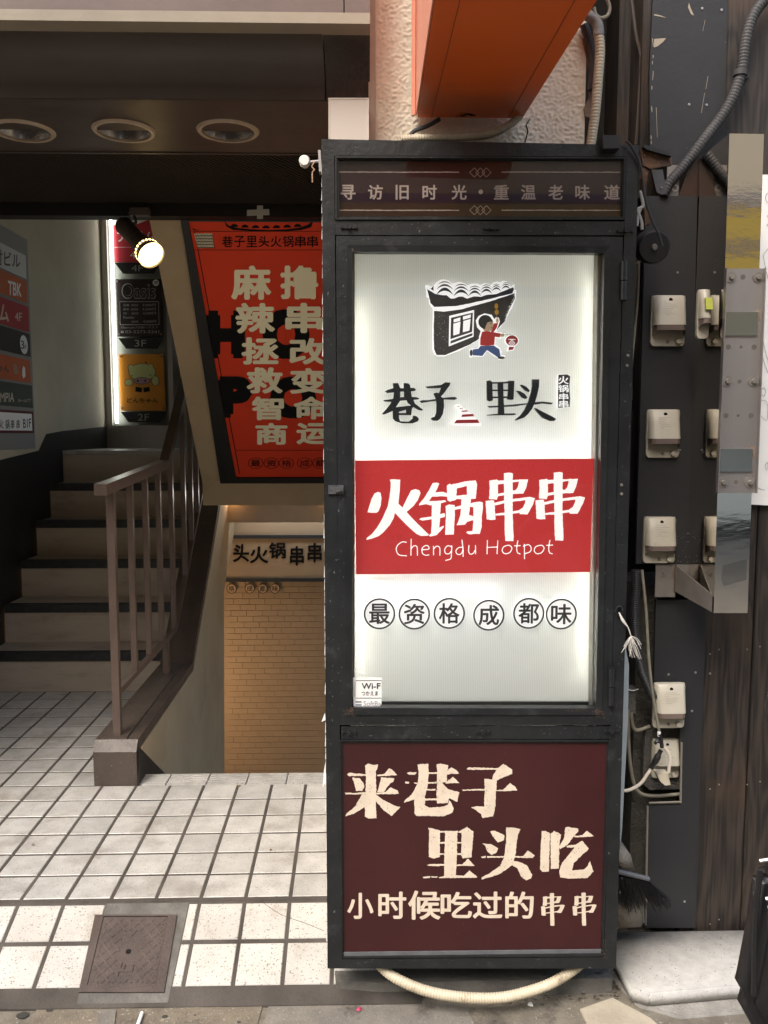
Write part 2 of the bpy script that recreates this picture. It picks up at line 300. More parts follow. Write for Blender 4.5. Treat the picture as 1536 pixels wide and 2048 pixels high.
# ---- lettering
GL = {}
def glyph(ch, bold):
    key = (ch, bold)
    if key in GL: return GL[key]
    cu = bpy.data.curves.new('t', 'FONT'); cu.body = ch; cu.offset = bold; cu.resolution_u = 4
    ob = bpy.data.objects.new('t', cu); COL.objects.link(ob)
    dg = bpy.context.evaluated_depsgraph_get(); dg.update()
    me = bpy.data.meshes.new_from_object(ob.evaluated_get(dg))
    v = [(a.co.x, a.co.y) for a in me.vertices]; f = [tuple(p.vertices) for p in me.polygons]
    bpy.data.objects.remove(ob); bpy.data.curves.remove(cu); bpy.data.meshes.remove(me)
    xs = [a[0] for a in v] or [0, 1]; ys = [a[1] for a in v] or [0, 1]
    GL[key] = (v, f, min(xs), max(xs), min(ys), max(ys)); return GL[key]
def put_text(mb, s, q, bold=0.0, shear=0.0, depth=None):
    """s laid out inside the world quad q = (tl, tr, br, bl)"""
    v, f, x0, x1, y0, y1 = glyph(s, 0.0); tl, tr, br, bl = q
    k = bold*.62; nrm = (tr-tl).cross(bl-tl).normalized()
    if nrm.dot(CAM-tl) < 0: nrm = -nrm
    x0 -= k; x1 += k; y0 -= k; y1 += k
    offs = [(0, 0)] if k <= 0 else [(0, 0)]+[(k*math.cos(a_*math.pi/3), k*math.sin(a_*math.pi/3)) for a_ in range(6)]
    for i_, (ox, oy) in enumerate(offs):
        vs = []
        for x, y in v:
            u = (x+ox-x0)/max(1e-6, x1-x0); w_ = 1-(y+oy-y0)/max(1e-6, y1-y0)
            vs.append((tl*(1-u)+tr*u)*(1-w_)+(bl*(1-u)+br*u)*w_+nrm*(i_*.00006))
        mb.add(vs, f)
    return
    if depth is None: mb.add(vs, f)
    else:
        n = len(vs); cnt = {}
        for fa in f:
            for i in range(len(fa)):
                e = (fa[i], fa[(i+1) % len(fa)]); cnt[tuple(sorted(e))] = cnt.get(tuple(sorted(e)), 0)+1
        side = [(a, b, b+n, a+n) for (a, b), c in cnt.items() if c == 1]
        mb.add(vs+[p+depth for p in vs], list(f)+[tuple(i+n for i in fa) for fa in f]+side)
def pq(x0, y0, x1, y1, pl): return (on(x0, y0, pl), on(x1, y0, pl), on(x1, y1, pl), on(x0, y1, pl))
def text_px(mb, s, x0, y0, x1, y1, pl, bold=0.0): put_text(mb, s, pq(x0, y0, x1, y1, pl), bold)
def jag(pts, amp, step):
    out = []; n = len(pts)
    for i in range(n):
        a, b = pts[i], pts[(i+1) % n]; L = math.hypot(b[0]-a[0], b[1]-a[1]); k = max(1, int(L/step))
        for j in range(k):
            t = j/k; e = amp if j else amp*0.4
            out.append((a[0]+(b[0]-a[0])*t+random.uniform(-e, e), a[1]+(b[1]-a[1])*t+random.uniform(-e, e)))
    return out
def strokes(mb, polys, org, sc, pl, amp=0.0, step=12, dz=0.00006, sweep=None, dx=0, dy=0):
    for i, p in enumerate(polys):
        if amp: p = jag(p, amp, step)
        pp = off(pl, dz*(i % 24)); w3 = [on(org[0]+(x+dx)/sc, org[1]+(y+dy)/sc, pp) for x, y in p]
        if sweep is None: mb.flat(w3)
        else: mb.prism(w3, sweep)
def panel(name, quad, pl, thick, m, parent, back=Vector((0, 1, 0))):
    return MB().prism([on(x, y, pl) for x, y in quad], back*thick).build(name, m, parent)
class Sep:
    """collects like pieces and builds each as a part of its own"""
    def __init__(s): s.l = []
    def piece(s): s.l.append(MB()); return s.l[-1]
    def cyl(s, a, b, r0, r1=None, n=16): s.piece().cyl(a, b, r0, r1, n)
    def build(s, name, m=None, parent=None, smooth=False): return [q.build(name, m, parent, smooth) for q in s.l]
def screw(mb, c, r=0.006, d=0.004, nrm=Vector((0, -1, 0))):
    c = Vector(c); mb.cyl(c, c+nrm*d, r, r*0.8, 12)

# ================================================================== SETTING
AX = -0.0157                                  # the entrance grid runs very slightly skew
def gx(x, D): return x+AX*(D-2.63)
MB().box(-16, 16, -14, 3.2, -0.6, -0.15).build('street', M_street).__setitem__('kind', 'structure')
MB().box(-30, 30, -40, 40, -3.2, -3.0).build('ground', M_conc).__setitem__('kind', 'structure')
# entrance floor with its tiles
fl = MB(); fl.box(-2.9, -1.12, 2.62, 4.95, -0.3, -0.0026); fl.box(-1.12, 0.16, 2.62, 3.53, -0.3, -0.0026)
fl.prism([(-2.9, 2.62, -0.0042), (-2.9, 2.62, -0.3), (-2.9, 2.30, -0.3), (-2.9, 2.30, -0.143)], (3.06, 0, 0))
floor = fl.build('entrance_floor', M_grout); tag(floor, kind='structure')
T = 0.15; G = 0.0125
tm = MB().chbox(G/2, T-G/2, G/2, T-G/2, -0.010, 0.0, 0.0018).build('tile', M_tile, floor); tmesh = tm.data
first = True
for r in range(15):
    D = 2.632+r*T
    for k in range(-15, 2):
        x = -0.26+k*T+AX*(D-2.63)
        if D+T > 3.55 and x+T > -1.02 and not (x < -1.2 and False):
            if D > 3.45: continue
        if D+T > 4.90: continue
        if x < -2.36 and D > 2.9: continue
        if x > 0.03: continue
        o = tm if first else tm.copy()
        if not first: COL.objects.link(o); o.parent = floor
        first = False
        o.location = (x, D, random.uniform(-0.0008, 0.0008)); o.rotation_euler = (random.uniform(-.002, .002), random.uniform(-.002, .002), 0.0157)
# sloping apron: frame of the slope
sl = math.atan2(0.13, 0.30); ca, sa = math.cos(sl), math.sin(sl)
AP0 = Vector((0, 2.618, -0.002)); APd = Vector((0, -ca, -sa)); APn = Vector((0, -sa, ca))
APL = (AP0, APn)
def ap(x, v, h=0.0): return AP0+Vector((x, 0, 0))+APd*v+APn*h
cx0, cx1 = on(192, 1870, APL).x, on(366, 1870, APL).x
lenr = [0.0, 0.142, 0.292]
for r in range(2):
    for k in range(-9, 2):
        x0 = -0.26+k*T+0.006; x1 = x0+T-.0125
        if x0 > 0.0: continue
        segs = [(x0, x1)]
        if x1 > cx0 and x0 < cx1: segs = [s for s in ((x0, min(x1, cx0)), (max(x0, cx1), x1)) if s[1]-s[0] > 0.02]
        for a, b in segs:
            v0, v1 = lenr[r]+0.010, lenr[r+1]-0.005; c = 0.002
            bot = [ap(a, v0, -.01), ap(b, v0, -.01), ap(b, v1, -.01), ap(a, v1, -.01)]
            mid = [ap(a, v0, -c), ap(b, v0, -c), ap(b, v1, -c), ap(a, v1, -c)]; c2 = 0.002
            top = [ap(a+c2, v0+c2), ap(b-c2, v0+c2), ap(b-c2, v1-c2), ap(a+c2, v1-c2)]
            fs = [(8, 9, 10, 11)]
            for i in range(4): j = (i+1) % 4; fs += [(i, j, 4+j, 4+i), (4+i, 4+j, 8+j, 8+i)]
            MB().add(bot+mid+top, fs).build('tile', M_tile2, floor)
# concrete lip at the foot of the apron and round the cover
MB().prism([ap(-1.8, .293, -.004), ap(-1.8, .293, -.06), ap(-1.8, .37, -.08), ap(-1.8, .345, -.016)], (1.8, 0, 0)).build('concrete_lip', M_conc, floor)
MB().prism([ap(cx0+.004, .004, -.0075), ap(cx1-.004, .004, -.0075), ap(cx1-.004, .335, -.0075), ap(cx0+.004, .335, -.0075)], APn*0.005).build('concrete_patch', M_conc, floor)
# ribbed nosing tiles at the head of the basement stairs
for k in range(6):
    x1 = -0.01-k*0.178; x0 = x1-0.174; mb = MB(); mb.box(x0, x1, 3.537, 3.66, -0.03, -0.004)
    for j in range(5): mb.box(x0+.002, x1-.002, 3.543+j*.023, 3.557+j*.023, -0.004, 0.0005)
    mb.build('nosing_tile', M_tile, floor)
# inspection cover set in the apron
cv = thing('inspection_cover', 'square rusty iron inspection cover with diamond tread set in the sloping tiled apron', 'manhole cover', loc=(0, 0, 0))
fq = [on(x, y, off(APL, .003)) for x, y in ((190, 1829), (354, 1829), (328, 1984), (157, 1984))]
iq = [on(x, y, off(APL, .003)) for x, y in ((207, 1832), (336, 1832), (311, 1969), (174, 1969))]
MB().ring(fq, iq, APn*-0.02).build('cover_frame', M_iron, cv)
lid = [p.lerp(sum(iq, Vector())/4, .012)-APn*0.003 for p in iq]
MB().prism(lid, APn*-0.012).build('lid', M_iron, cv)
rb = MB()
def lq(u, v, h=0): return (lid[0]*(1-u)+lid[1]*u)*(1-v)+(lid[3]*(1-u)+lid[2]*u)*v+APn*h
NR = 6
for sgn in (1, -1):
    for i in range(-NR, NR+1):
        s0 = i/NR*1.0; pts = []
        for j in range(41):
            v = j/40; u = s0+v if sgn > 0 else 1-(s0+v)
            if 0.02 < u < 0.98 and 0.02 < v < 0.98 and not (0.36 < u < 0.64 and (0.24 < v < 0.88)): pts.append(lq(u, v, 0.0))
            else:
                if len(pts) > 1: rb.tube([pts[0], pts[-1]], 0.0034, 4)
                pts = []
        if len(pts) > 1: rb.tube([pts[0], pts[-1]], 0.0034, 4)
o = rb.build('tread_ridges', M_iron, cv)
MB().cyl(lq(.5, .53, -.001), lq(.5, .53, .0012), .0085, .0085, 14).build('key_hole', M_hole, cv)
mk = MB()
for a, b in (((.44, .22), (.5, .30)), ((.56, .22), (.5, .30)), ((.44, .70), (.44, .76)), ((.5, .72), (.62, .72)), ((.62, .72), (.62, .82)), ((.42, .82), (.62, .82)), ((.42, .82), (.42, .88)), ((.5, .72), (.49, .79))):
    mk.tube([lq(*a, .0005), lq(*b, .0005)], .0022, 4)
tag(mk.build('cast_mark', M_iron, cv), kind='stuff')
rd = random.Random(21); dm = MB()
def grime(mb, x, y, r, z, rr_=rd):
    c = on(x, y, PZ(z)); n = 7; pts = [c+Vector((r*rr_.uniform(.4, 1.2)*math.cos(k*2*math.pi/n), r*.5*rr_.uniform(.4, 1.2)*math.sin(k*2*math.pi/n), 0)) for k in range(n)]
    mb.add([c+Vector((0, 0, r*.12))]+pts, [(0, k+1, (k+1) % n+1) for k in range(n)])
for _ in range(420): grime(dm, rd.uniform(-10, 680), 1979+rd.gauss(0, 5), rd.uniform(.002, .009), -.1462)
for _ in range(300): grime(dm, rd.uniform(650, 1240), 1962+abs(rd.gauss(0, 22)), rd.uniform(.002, .010), -.1462)
tag(dm.build('gutter_dirt', mat('gutter_dirt', (.045, .036, .028), (.09, .075, .055), 90, .95)), kind='stuff')
# street patches
pz = PZ(-0.146)
tag(MB().prism([on(x, y, pz) for x, y in ((340, 1990), (530, 1992), (512, 2060), (300, 2070), (60, 2070), (80, 1990))], (0, 0, -.02)).build('street_patch', mat('warm_street_patch', (0.19, 0.165, 0.125), (0.13, 0.11, 0.085), 16, 0.9, bump=0.6, bscale=110, dirt=(0.05, 0.045, 0.04), dscale=9, dthr=0.6, speck=(0.3, 0.28, 0.24), sscale=120, sthr=0.64)), kind='structure')
tag(MB().prism([on(x, y, pz) for x, y in ((545, 1985), (655, 1982), (930, 2010), (960, 2070), (520, 2070))], (0, 0, -.02)).build('street_patch', M_patch), kind='structure')
tag(MB().prism([on(x, y, PZ(-0.142)) for x, y in ((1160, 2018), (1225, 1995), (1300, 2035), (1350, 2080), (1190, 2080))], (0, 0, -.02)).build('street_patch', mat('pale_cement_smear', (0.42, 0.37, 0.29), (0.33, 0.29, 0.22), 10, 0.9, bump=0.5, bscale=80)), kind='structure')
tag(MB().prism([on(x, y, PZ(-0.141)) for x, y in ((196, 2020), (232, 2020), (228, 2056), (192, 2056))], (0, 0, -.01)).build('street_patch', M_patch), kind='structure')

# ---- upper facade over the entrance
fac = thing('entrance_canopy', 'dark brown glossy canopy box with a cream trim over the stair entrance', 'canopy')
YF = 2.5; ZS = 2.52
zb, zt = on(300, 198, PY(YF)).z, on(300, 42, PY(YF)).z
YK = 2.30
k0, k1 = on(300, 43, PY(YK)).z, on(300, 21, PY(YK)).z
prof = [(YF, zb), (YF-.0015, zb+.012)]+[(YK+.012+(YF-YK-.012)*math.sin(a_*math.pi/24)**.8, k0+.002-(k0-zb-.01)*(1-math.cos(a_*math.pi/24))) for a_ in range(11, -1, -1)]
MB().prism([(-3.0, y, z) for y, z in prof]+[(-3.0, 2.75, k0+.002), (-3.0, 2.75, zb)], (2.88, 0, 0)).build('fascia', M_brownp, fac, True)
MB().prism([(-.117, y+.004, z) for y, z in prof]+[(-.117, 2.75, k0+.001), (-.117, 2.75, zb)], (.128, 0, 0)).build('end_panel', mat('scuffed_brown_paint', (0.03, 0.026, 0.024), (0.05, 0.042, 0.038), 30, 0.5, stretch=(3, 3, .5), bump=.3, bscale=60), fac)
MB().box(-3.0, 0.011, YK, 2.75, k0, k1).build('cream_strip', M_trim, fac)
MB().box(-3.0, -0.06, YK+.012, 2.75, k1+.002, k1+0.40).build('pink_panel', M_pink, fac)
MB().box(-0.057, 0.011, YK+0.014, 2.75, k1+.002, k1+0.40).build('pink_panel', M_pink, fac)
ys1 = on(300, 306, PZ(ZS)).y
# soffit with three round openings for the downlights
so = bmesh.new()
sv = [so.verts.new(v) for v in ((-3.0, 2.502, ZS), (0.005, 2.502, ZS), (0.005, ys1, ZS), (-3.0, ys1, ZS))]
lights = [on(px, 261, PZ(ZS)) for px in (-150, 46, 248, 456)]
rl = 0.088; edges = [so.edges.new((sv[i], sv[(i+1) % 4])) for i in range(4)]
for c in lights:
    vs = [so.verts.new((c.x+rl*math.cos(a*math.pi/16), c.y+rl*math.sin(a*math.pi/16), ZS)) for a in range(32)]
    edges += [so.edges.new((vs[i], vs[(i+1) % 32])) for i in range(32)]
bmesh.ops.triangle_fill(so, use_beauty=True, edges=edges)
me = bpy.data.meshes.new('soffit'); so.to_mesh(me); so.free(); link('soffit', me, M_brownp, fac)
nm = ['round recessed downlight cut off by the left edge of the photograph', 'round recessed downlight in the middle of the canopy soffit, above the hanging spotlight', 'round recessed downlight nearest the sign cabinet in the canopy soffit']
for i, c in enumerate(lights[1:]):
    d = thing('downlight', nm[i], 'downlight', 'unlit downlights in the canopy soffit')
    mb = MB(); n = 32
    for (ra, za), (rb_, zb_) in (((rl+.012, -.0005), (rl+.006, -.007)), ((rl+.006, -.007), (rl-.004, -.007)), ((rl-.004, -.007), (rl-.006, .01))):
        vs = [(c.x+ra*math.cos(2*math.pi*k/n), c.y+ra*math.sin(2*math.pi*k/n), ZS+za) for k in range(n)]+[(c.x+rb_*math.cos(2*math.pi*k/n), c.y+rb_*math.sin(2*math.pi*k/n), ZS+zb_) for k in range(n)]
        mb.add(vs, [(k, (k+1) % n, n+(k+1) % n, n+k) for k in range(n)])
    mb.build('trim_ring', M_ring, d, True)
    mb = MB(); pr = [(rl-.006, .0), (rl-.012, .03), (rl-.024, .065), (rl-.045, .095), (.001, .11)]
    for (ra, za), (rb_, zb_) in zip(pr, pr[1:]):
        vs = [(c.x+ra*math.cos(2*math.pi*k/n), c.y+ra*math.sin(2*math.pi*k/n), ZS+za) for k in range(n)]+[(c.x+rb_*math.cos(2*math.pi*k/n), c.y+rb_*math.sin(2*math.pi*k/n), ZS+zb_) for k in range(n)]
        mb.add(vs, [(k, (k+1) % n, n+(k+1) % n, n+k) for k in range(n)])
    mb.build('reflector', M_chrome, d, True)
    b = MB(); b.sphere((c.x, c.y, ZS+.075), .028); b.build('bulb', mat('unlit_bulb', (.6, .58, .52), None, rough=.2), d, True)
# inner ceiling of ribbed mesh, then a dark lintel
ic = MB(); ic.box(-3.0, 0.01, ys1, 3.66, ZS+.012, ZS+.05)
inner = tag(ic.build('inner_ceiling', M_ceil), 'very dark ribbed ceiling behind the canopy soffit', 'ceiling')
rb = MB()
for k in range(150):
    x = -2.9+k*0.0205
    rb.add([(x, ys1+.002, ZS+.006), (x+.009, ys1+.002, ZS+.006), (x+.38+.009, 3.60, ZS+.006), (x+.38, 3.60, ZS+.006), (x, ys1+.002, ZS+.0125), (x+.009, ys1+.002, ZS+.0125), (x+.389, 3.60, ZS+.0125), (x+.38, 3.60, ZS+.0125)],
           [(0, 1, 2, 3), (0, 4, 5, 1), (3, 2, 6, 7), (0, 3, 7, 4), (1, 5, 6, 2)])
rb = rb.build('ceiling_rib', M_ceil, inner); rb['kind'] = 'stuff'
MB().box(-3.0, 0.01, ys1-.012, ys1+.002, ZS-.004, ZS+.03).build('edge_bead', M_brownp, inner)
lin = MB(); lin.box(-3.0, 0.0, 3.61, 3.68, on(300, 432, PY(3.61)).z, ZS+.3)
tag(lin.build('door_lintel', mat('near_black_paint', (0.008, 0.006, 0.005), None, rough=.5)), 'thin near-black lintel at the back of the canopy ceiling', 'lintel')
# ---- enclosing structure (roof, side and back walls of the stairwell)
wl = MB(); wl.box(-2.5, -2.3, 2.75, 8.0, -3.0, 4.0)
tag(wl.build('stairwell_wall', M_plasterg), 'grey-beige plaster wall on the left of the stairs carrying the tenant directory', 'wall')
tag(MB().box(-2.5, 1.5, 7.62, 7.8, -3.0, 4.0).build('back_wall', M_plasterg), 'grey-beige wall at the back of the upper landing, behind the lit floor sign', 'wall')
tag(MB().box(-2.5, 1.5, 3.7, 8.0, 3.9, 4.1).build('stairwell_ceiling', M_plasterg), 'unlit plaster ceiling high over the stairwell', 'ceiling')
tag(MB().box(-2.9, -2.3, 2.75, 2.9, -.3, 2.75).build('entrance_jamb', M_brownp), 'brown painted jamb at the left of the entrance', 'wall')
tag(MB().box(-16, -2.9, 2.52, 2.75, -.3, 6).build('neighbour_facade', M_plaster), 'plain plaster facade left of the entrance', 'wall')
tag(MB().box(-2.9, 0.0, 2.62, 3.6, zt+.42, 6).build('upper_facade', M_pink), 'pinkish upper facade above the canopy', 'wall')
# dado on the left wall
DW = PX(-2.297)
dd = [on(x, y, DW) for x, y in ((-60, 935), (78, 901), (93, 868), (125, 862), (213, 853))]
tag(MB().prism([Vector((-2.297, 4.6, -.0)), Vector((-2.297, 4.6, dd[0].z))]+dd+[Vector((-2.297, 7.6, dd[-1].z)), Vector((-2.297, 7.6, 0))], (-.02, 0, 0)).build('wall_dado', M_dado), 'black painted dado following the stairs on the left wall', 'dado')
# ---- stairs going up
st = thing('upward_stairs', 'grey-brown vinyl stairs with black nosings climbing to the landing', 'stairs')
rise = 0.2385; D0 = 4.88; run = 0.272; SX0, SX1 = -2.29, -1.10
for i in range(6):
    z0, z1 = rise*i, rise*(i+1); y = D0+run*i; y2 = y+run if i < 5 else 7.6
    MB().box(SX0, SX1, y, y+.01, z0, z1-.032).build('riser', M_step, st)
    MB().box(SX0, SX1, y-.004, y2+.012, z1-.03, z1-.001).build('tread', M_step if i < 5 else M_tile, st)
    if i < 5:
        n_ = MB(); n_.box(SX0, SX1, y-.010, y-.004, z1-.048, z1+.003); n_.box(SX0, SX1, y-.004, y+.05, z1-.001, z1+.003)
        for q in range(3): n_.box(SX0, SX1, y+.003+q*.015, y+.010+q*.015, z1+.003, z1+.0055)
        n_.build('nosing_strip', M_nose, st)
jl = MB()
for k in range(1, 5): jl.box(-2.25+k*.25, -2.245+k*.25, D0+run*5+.06, 7.35, rise*6-.001, rise*6+.0008)
jl.build('tile_joint', M_grout, st)
# ---- kerb under the railing and the wall it stands on
KD = Vector((-0.012, 1, 0)).normalized(); KN = Vector((1, 0.012, 0)).normalized()
def kpl(xo): return (Vector((-1.02+xo, 3.54, 0)), KN)
R0 = kpl(0)
kf = [Vector((-1.02, 3.53, 0)), Vector((-1.02, 3.525, .155)), Vector((-1.02, 3.56, .2))]
kb = [on(384, 1313, R0), on(445, 965, R0)]
kb[0].z = .2; 
dirn = (kb[1]-kb[0]).normalized(); kend = kb[1]+dirn*2.2
poly = kf+[kb[0], kb[1], kend, Vector((kend.x, kend.y, kend.z-.45)), Vector((kb[0].x, kb[0].y+.25, -.12)), Vector((kf[0].x, kf[0].y, -.12))]
pp = []
for v in poly: pp.append(Vector((-1.02-.012*(v.y-3.54), v.y, v.z)))
kerb = tag(MB().prism(pp, (-.19, 0, 0)).build('stair_kerb', M_kerb), 'brown painted kerb rising beside the stairs with the railing fixed on it', 'kerb')
wp = [Vector((0, y, z)) for y, z in ((3.545, -2.6), (3.545, .10), (3.60, .15), (kb[0].y+.01, .155), (kb[1].y, kb[1].z-.045))]
e1, e2, e3 = on(478, 1005, R0), on(447, 1180, R0), on(448, 1545, R0)
wp += [Vector((0, e1.y, e1.z+.35)), Vector((0, e1.y, e1.z)), Vector((0, e2.y, e2.z)), Vector((0, e3.y, e3.z)), Vector((0, e3.y, -2.6))]
wp = [Vector((-1.016-.012*(v.y-3.54), v.y, v.z)) for v in wp]
tag(MB().prism(wp, (-.10, 0, 0)).build('basement_side_wall', M_plaster), 'stained beige wall below the kerb on the left of the basement stairs', 'wall')
tq = [on(x, y, off(R0, .006)) for x, y in ((277, 1492), (332, 1549), (330, 1575), (277, 1575))]  # black triangle laid just proud of the wall
tag(MB().prism(tq, (-.004, 0, 0)).build('dark_patch', M_dado), 'small black triangular skirting at the foot of the kerb beside the basement stairs', 'patch')
# ---- basement: stairs down, floor, back wall with bricks and sign
ds = thing('basement_stairs', 'steps going down to the basement restaurant below the ribbed nosing', 'stairs')
for i in range(10):
    MB().box(-1.0, 0.0, 3.66+i*.24, 3.66+(i+1)*.24+.01, -.24*(i+1)-.1, -.24*(i+1)+.02).build('tread', M_tile, ds)
tag(MB().box(-2.3, 2.4, 3.6, 7.6, -3.0, -2.6).build('basement_floor', M_grout), kind='structure')
YB = 6.5; BP = PY(YB)
bw = thing('restaurant_sign_wall', 'orange-lit pale brick wall at the bottom of the basement stairs with black lettering', 'wall')
zh0, zh1, zt2 = on(560, 1072, BP).z, on(560, 1158, BP).z, on(560, 1045, BP).z
M_brickw = mat('pale_tan_brick', (0.44, 0.34, 0.23), (0.42, 0.32, 0.215), 6, 0.7, rnd=.03)
M_joint = mat('tan_joint', (0.42, 0.322, 0.217), None, rough=.8)
MB().box(-2.2, 1.2, YB, YB+.1, -2.6, zh1-.01).build('wall_face', M_joint, bw)
MB().box(-2.2, 1.2, YB-.03, YB+.1, zh1, 1.2).build('header_panel', M_brickw, bw)
for z in (zh0, zh1): MB().box(-2.2, 1.2, YB-.045, YB-.03, z-.014, z+.012).build('black_rule', M_letter, bw)
bh, bwid = 0.0475, 0.125; fb = None
for r in range(37):
    z1 = zh1-.016-r*bh
    for k in range(8):
        x0 = -1.22+k*bwid+((r*0.41) % 1.0)*bwid
        if x0 > -0.15: continue
        if fb is None:
            fb = MB().box(0, bwid-.004, -.004, .004, -bh+.003, 0).build('brick', M_brickw, bw); o = fb
        else: o = fb.copy(); COL.objects.link(o); o.parent = bw
        o.location = (x0, YB-.001+random.uniform(-.0007, .0007), z1)
mb = MB(); TP = PY(YB-.034)
for ch, a in zip('头火锅串串', ((210, 345, 315, 462), (318, 360, 438, 470), (440, 335, 550, 440), (575, 358, 665, 485), (688, 338, 780, 465))):
    text_px(mb, ch, 400+a[0]/3.2, 980+a[1]/3.2, 400+a[2]/3.2, 980+a[3]/3.2, TP, .045)
mb.build('lettering', M_hole, bw)
def disc(mb, c, r, n=28, nrm=Vector((0, -1, 0)), t=.004, u=Vector((1, 0, 0)), v=Vector((0, 0, 1)), ry=None):
    pts = [c+u*(r*math.cos(2*math.pi*k/n))+v*((ry or r)*math.sin(2*math.pi*k/n)) for k in range(n)]
    mb.prism(pts, -nrm*t)
def annulus(mb, c, r0, r1, n=32, u=Vector((1, 0, 0)), v=Vector((0, 0, 1)), k_=1.0):
    vs = [c+(u*math.cos(2*math.pi*k/n)+v*(k_*math.sin(2*math.pi*k/n)))*r for r in (r0, r1) for k in range(n)]
    mb.add(vs, [(k, (k+1) % n, n+(k+1) % n, n+k) for k in range(n)])
for ch, cx in zip('格成都味', (202, 318, 400, 480)):
    c = on(400+cx/3.2, 980+631/3.2, PY(YB-.02)); r = 32/3.2/F*6.5
    m1 = MB(); disc(m1, c, r, t=.012); b = m1.build('circle_badge', mat('badge_tan', (.62, .47, .32), None), bw)
    m2 = MB(); annulus(m2, c+Vector((0, -.001, 0)), r*.86, r); put_text(m2, ch, (c+Vector((-r*.6, -.001, r*.6)), c+Vector((r*.6, -.001, r*.6)), c+Vector((r*.6, -.001, -r*.6)), c+Vector((-r*.6, -.001, -r*.6))), .02)
    m2.build('lettering', M_letter, b)
tag(MB().box(-1.0, 1.2, 5.16, 6.6, 1.46, 1.7).build('basement_ceiling', M_plaster), 'dim plaster ceiling over the basement landing', 'ceiling')
lb = thing('basement_light_box', 'metal light trough glowing orange above the basement sign wall', 'light fitting')
zl = [on(560, y, PY(6.2)).z for y in (1011, 1045)]
MB().box(-2.0, 1.2, 6.2, 6.24, zl[1], zl[0]+.01).build('trough', mat('warm_metal', (.5, .42, .34), (.42, .35, .28), 4, .4, metal=.8), lb)
MB().box(-1.0, .3, 6.30, 6.36, zl[0]+.06, zl[0]+.10).build('tube', M_day, lb)
for x in (-1.02, -.25, .3): MB().cyl((x, 6.12, zl[0]+.05), (x, 6.12, zl[0]+.09), .03).build('amber_lamp', M_amber, lb)
wl_ = thing('basement_wall_lamp', 'amber lamp round the corner on the left of the basement', 'wall lamp')
mb = MB(); mb.sphere((-1.75, 5.72, -.45), .07); mb.build('globe', M_amber, wl_, True)
MB().cyl((-1.75, 5.79, -.45), (-1.75, 6.5, -.45), .015).build('arm', M_steeld, wl_)
lampd = bpy.data.lights.new('lamp_glow', 'POINT'); lampd.energy = 13; lampd.color = (1, .66, .38); lampd.shadow_soft_size = .3
lo = bpy.data.objects.new('lamp_glow', lampd); lo.location = (-1.72, 5.72, -.45); COL.objects.link(lo)
# ---- sloping underside of the upper flight with poster
zs = on(300, 432, PY(3.61)).z
SL_a = Vector((0, 3.69, zs)); zz = on(420, 965, PY(5.0)).z
SL_d = (Vector((0, 5.0, zz))-SL_a).normalized(); SL_n = Vector((1, 0, 0)).cross(SL_d); SL_n = -SL_n if SL_n.z > 0 else SL_n
SPL = (SL_a, SL_n)
def sp(x, y, h=0.0): return on(x, y, off(SPL, h))
a, b_, c_, d_ = sp(300, 436), sp(362, 436), sp(441, 966), sp(405, 966)
ext = SL_d*-.12
mb = MB()
pts = [a+ext, d_, Vector((d_.x, d_.y, 3.9)), Vector((a.x, a.y-.1, 3.9))]
mb.prism(pts, (b_.x-a.x, 0, 0))
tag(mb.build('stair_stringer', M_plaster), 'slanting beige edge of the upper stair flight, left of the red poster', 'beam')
mb = MB(); x0 = sp(362, 436).x; e = sp(441, 966)
mb.prism([Vector((x0-.05, SL_a.y-.01, SL_a.z+.02)), Vector((.1, SL_a.y-.01, SL_a.z+.02)), Vector((.1, e.y, e.z+.02)), Vector((e.x-.02, e.y, e.z+.02))], Vector((0, .2, .2)))
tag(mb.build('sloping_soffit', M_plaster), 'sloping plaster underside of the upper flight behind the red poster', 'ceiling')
zb0, zb1 = e.z-.005, on(560, 1010, PY(5.0)).z
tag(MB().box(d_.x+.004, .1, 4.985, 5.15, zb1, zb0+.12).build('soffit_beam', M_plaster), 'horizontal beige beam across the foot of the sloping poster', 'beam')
ps = thing('red_poster', 'large red poster with cream characters mounted on the sloping soffit', 'poster')
xr = -.0
q_o = [sp(363, 437, .004), None, None, sp(441, 964, .004)]
q_o[1] = Vector((xr, q_o[0].y, q_o[0].z)); q_o[2] = Vector((xr, q_o[3].y, q_o[3].z))
q_i = [sp(377, 440, .004), None, None, sp(472, 954, .004)]
q_i[1] = Vector((xr-.02, q_i[0].y, q_i[0].z)); q_i[2] = Vector((xr-.02, q_i[3].y, q_i[3].z))
up_ = SL_n*-1.0
MB().ring([p+SL_n*.012 for p in q_o], [p+SL_n*.012 for p in q_i], up_*.03).build('frame', M_dado, ps)
M_pred = mat('poster_red', (0.74, 0.065, 0.026), (0.70, 0.058, 0.024), 2, 0.55, spec=.12)
MB().prism(q_i, up_*.004).build('sheet', M_pred, ps)
Z4 = lambda x, y: (340+x/3.414, 400+y/3.414)
def sp4(x, y, h): return sp(*Z4(x, y), h)
def sq(x0, y0, x1, y1, h): return (sp4(x0, y0, h), sp4(x1, y0, h), sp4(x1, y1, h), sp4(x0, y1, h))
mb = MB()
for s, bx in (('H', (255, 750, 505, 1085)), ('O', (640, 740, 945, 1090)), ('P', (330, 1200, 560, 1490)), ('O', (690, 1200, 990, 1495))):
    put_text(mb, s, sq(bx[0]-8, bx[1], bx[2]+8, bx[3], .005), .14)
for y0 in (213, 340): mb.quad(sp4(150, y0, .0052), sp4(1100, y0, .0052), sp4(1100, y0+3, .0052), sp4(150, y0+3, .0052))
mb.quad(sp4(450, 1707, .0052), sp4(1100, 1707, .0052), sp4(1100, 1710, .0052), sp4(450, 1710, .0052))
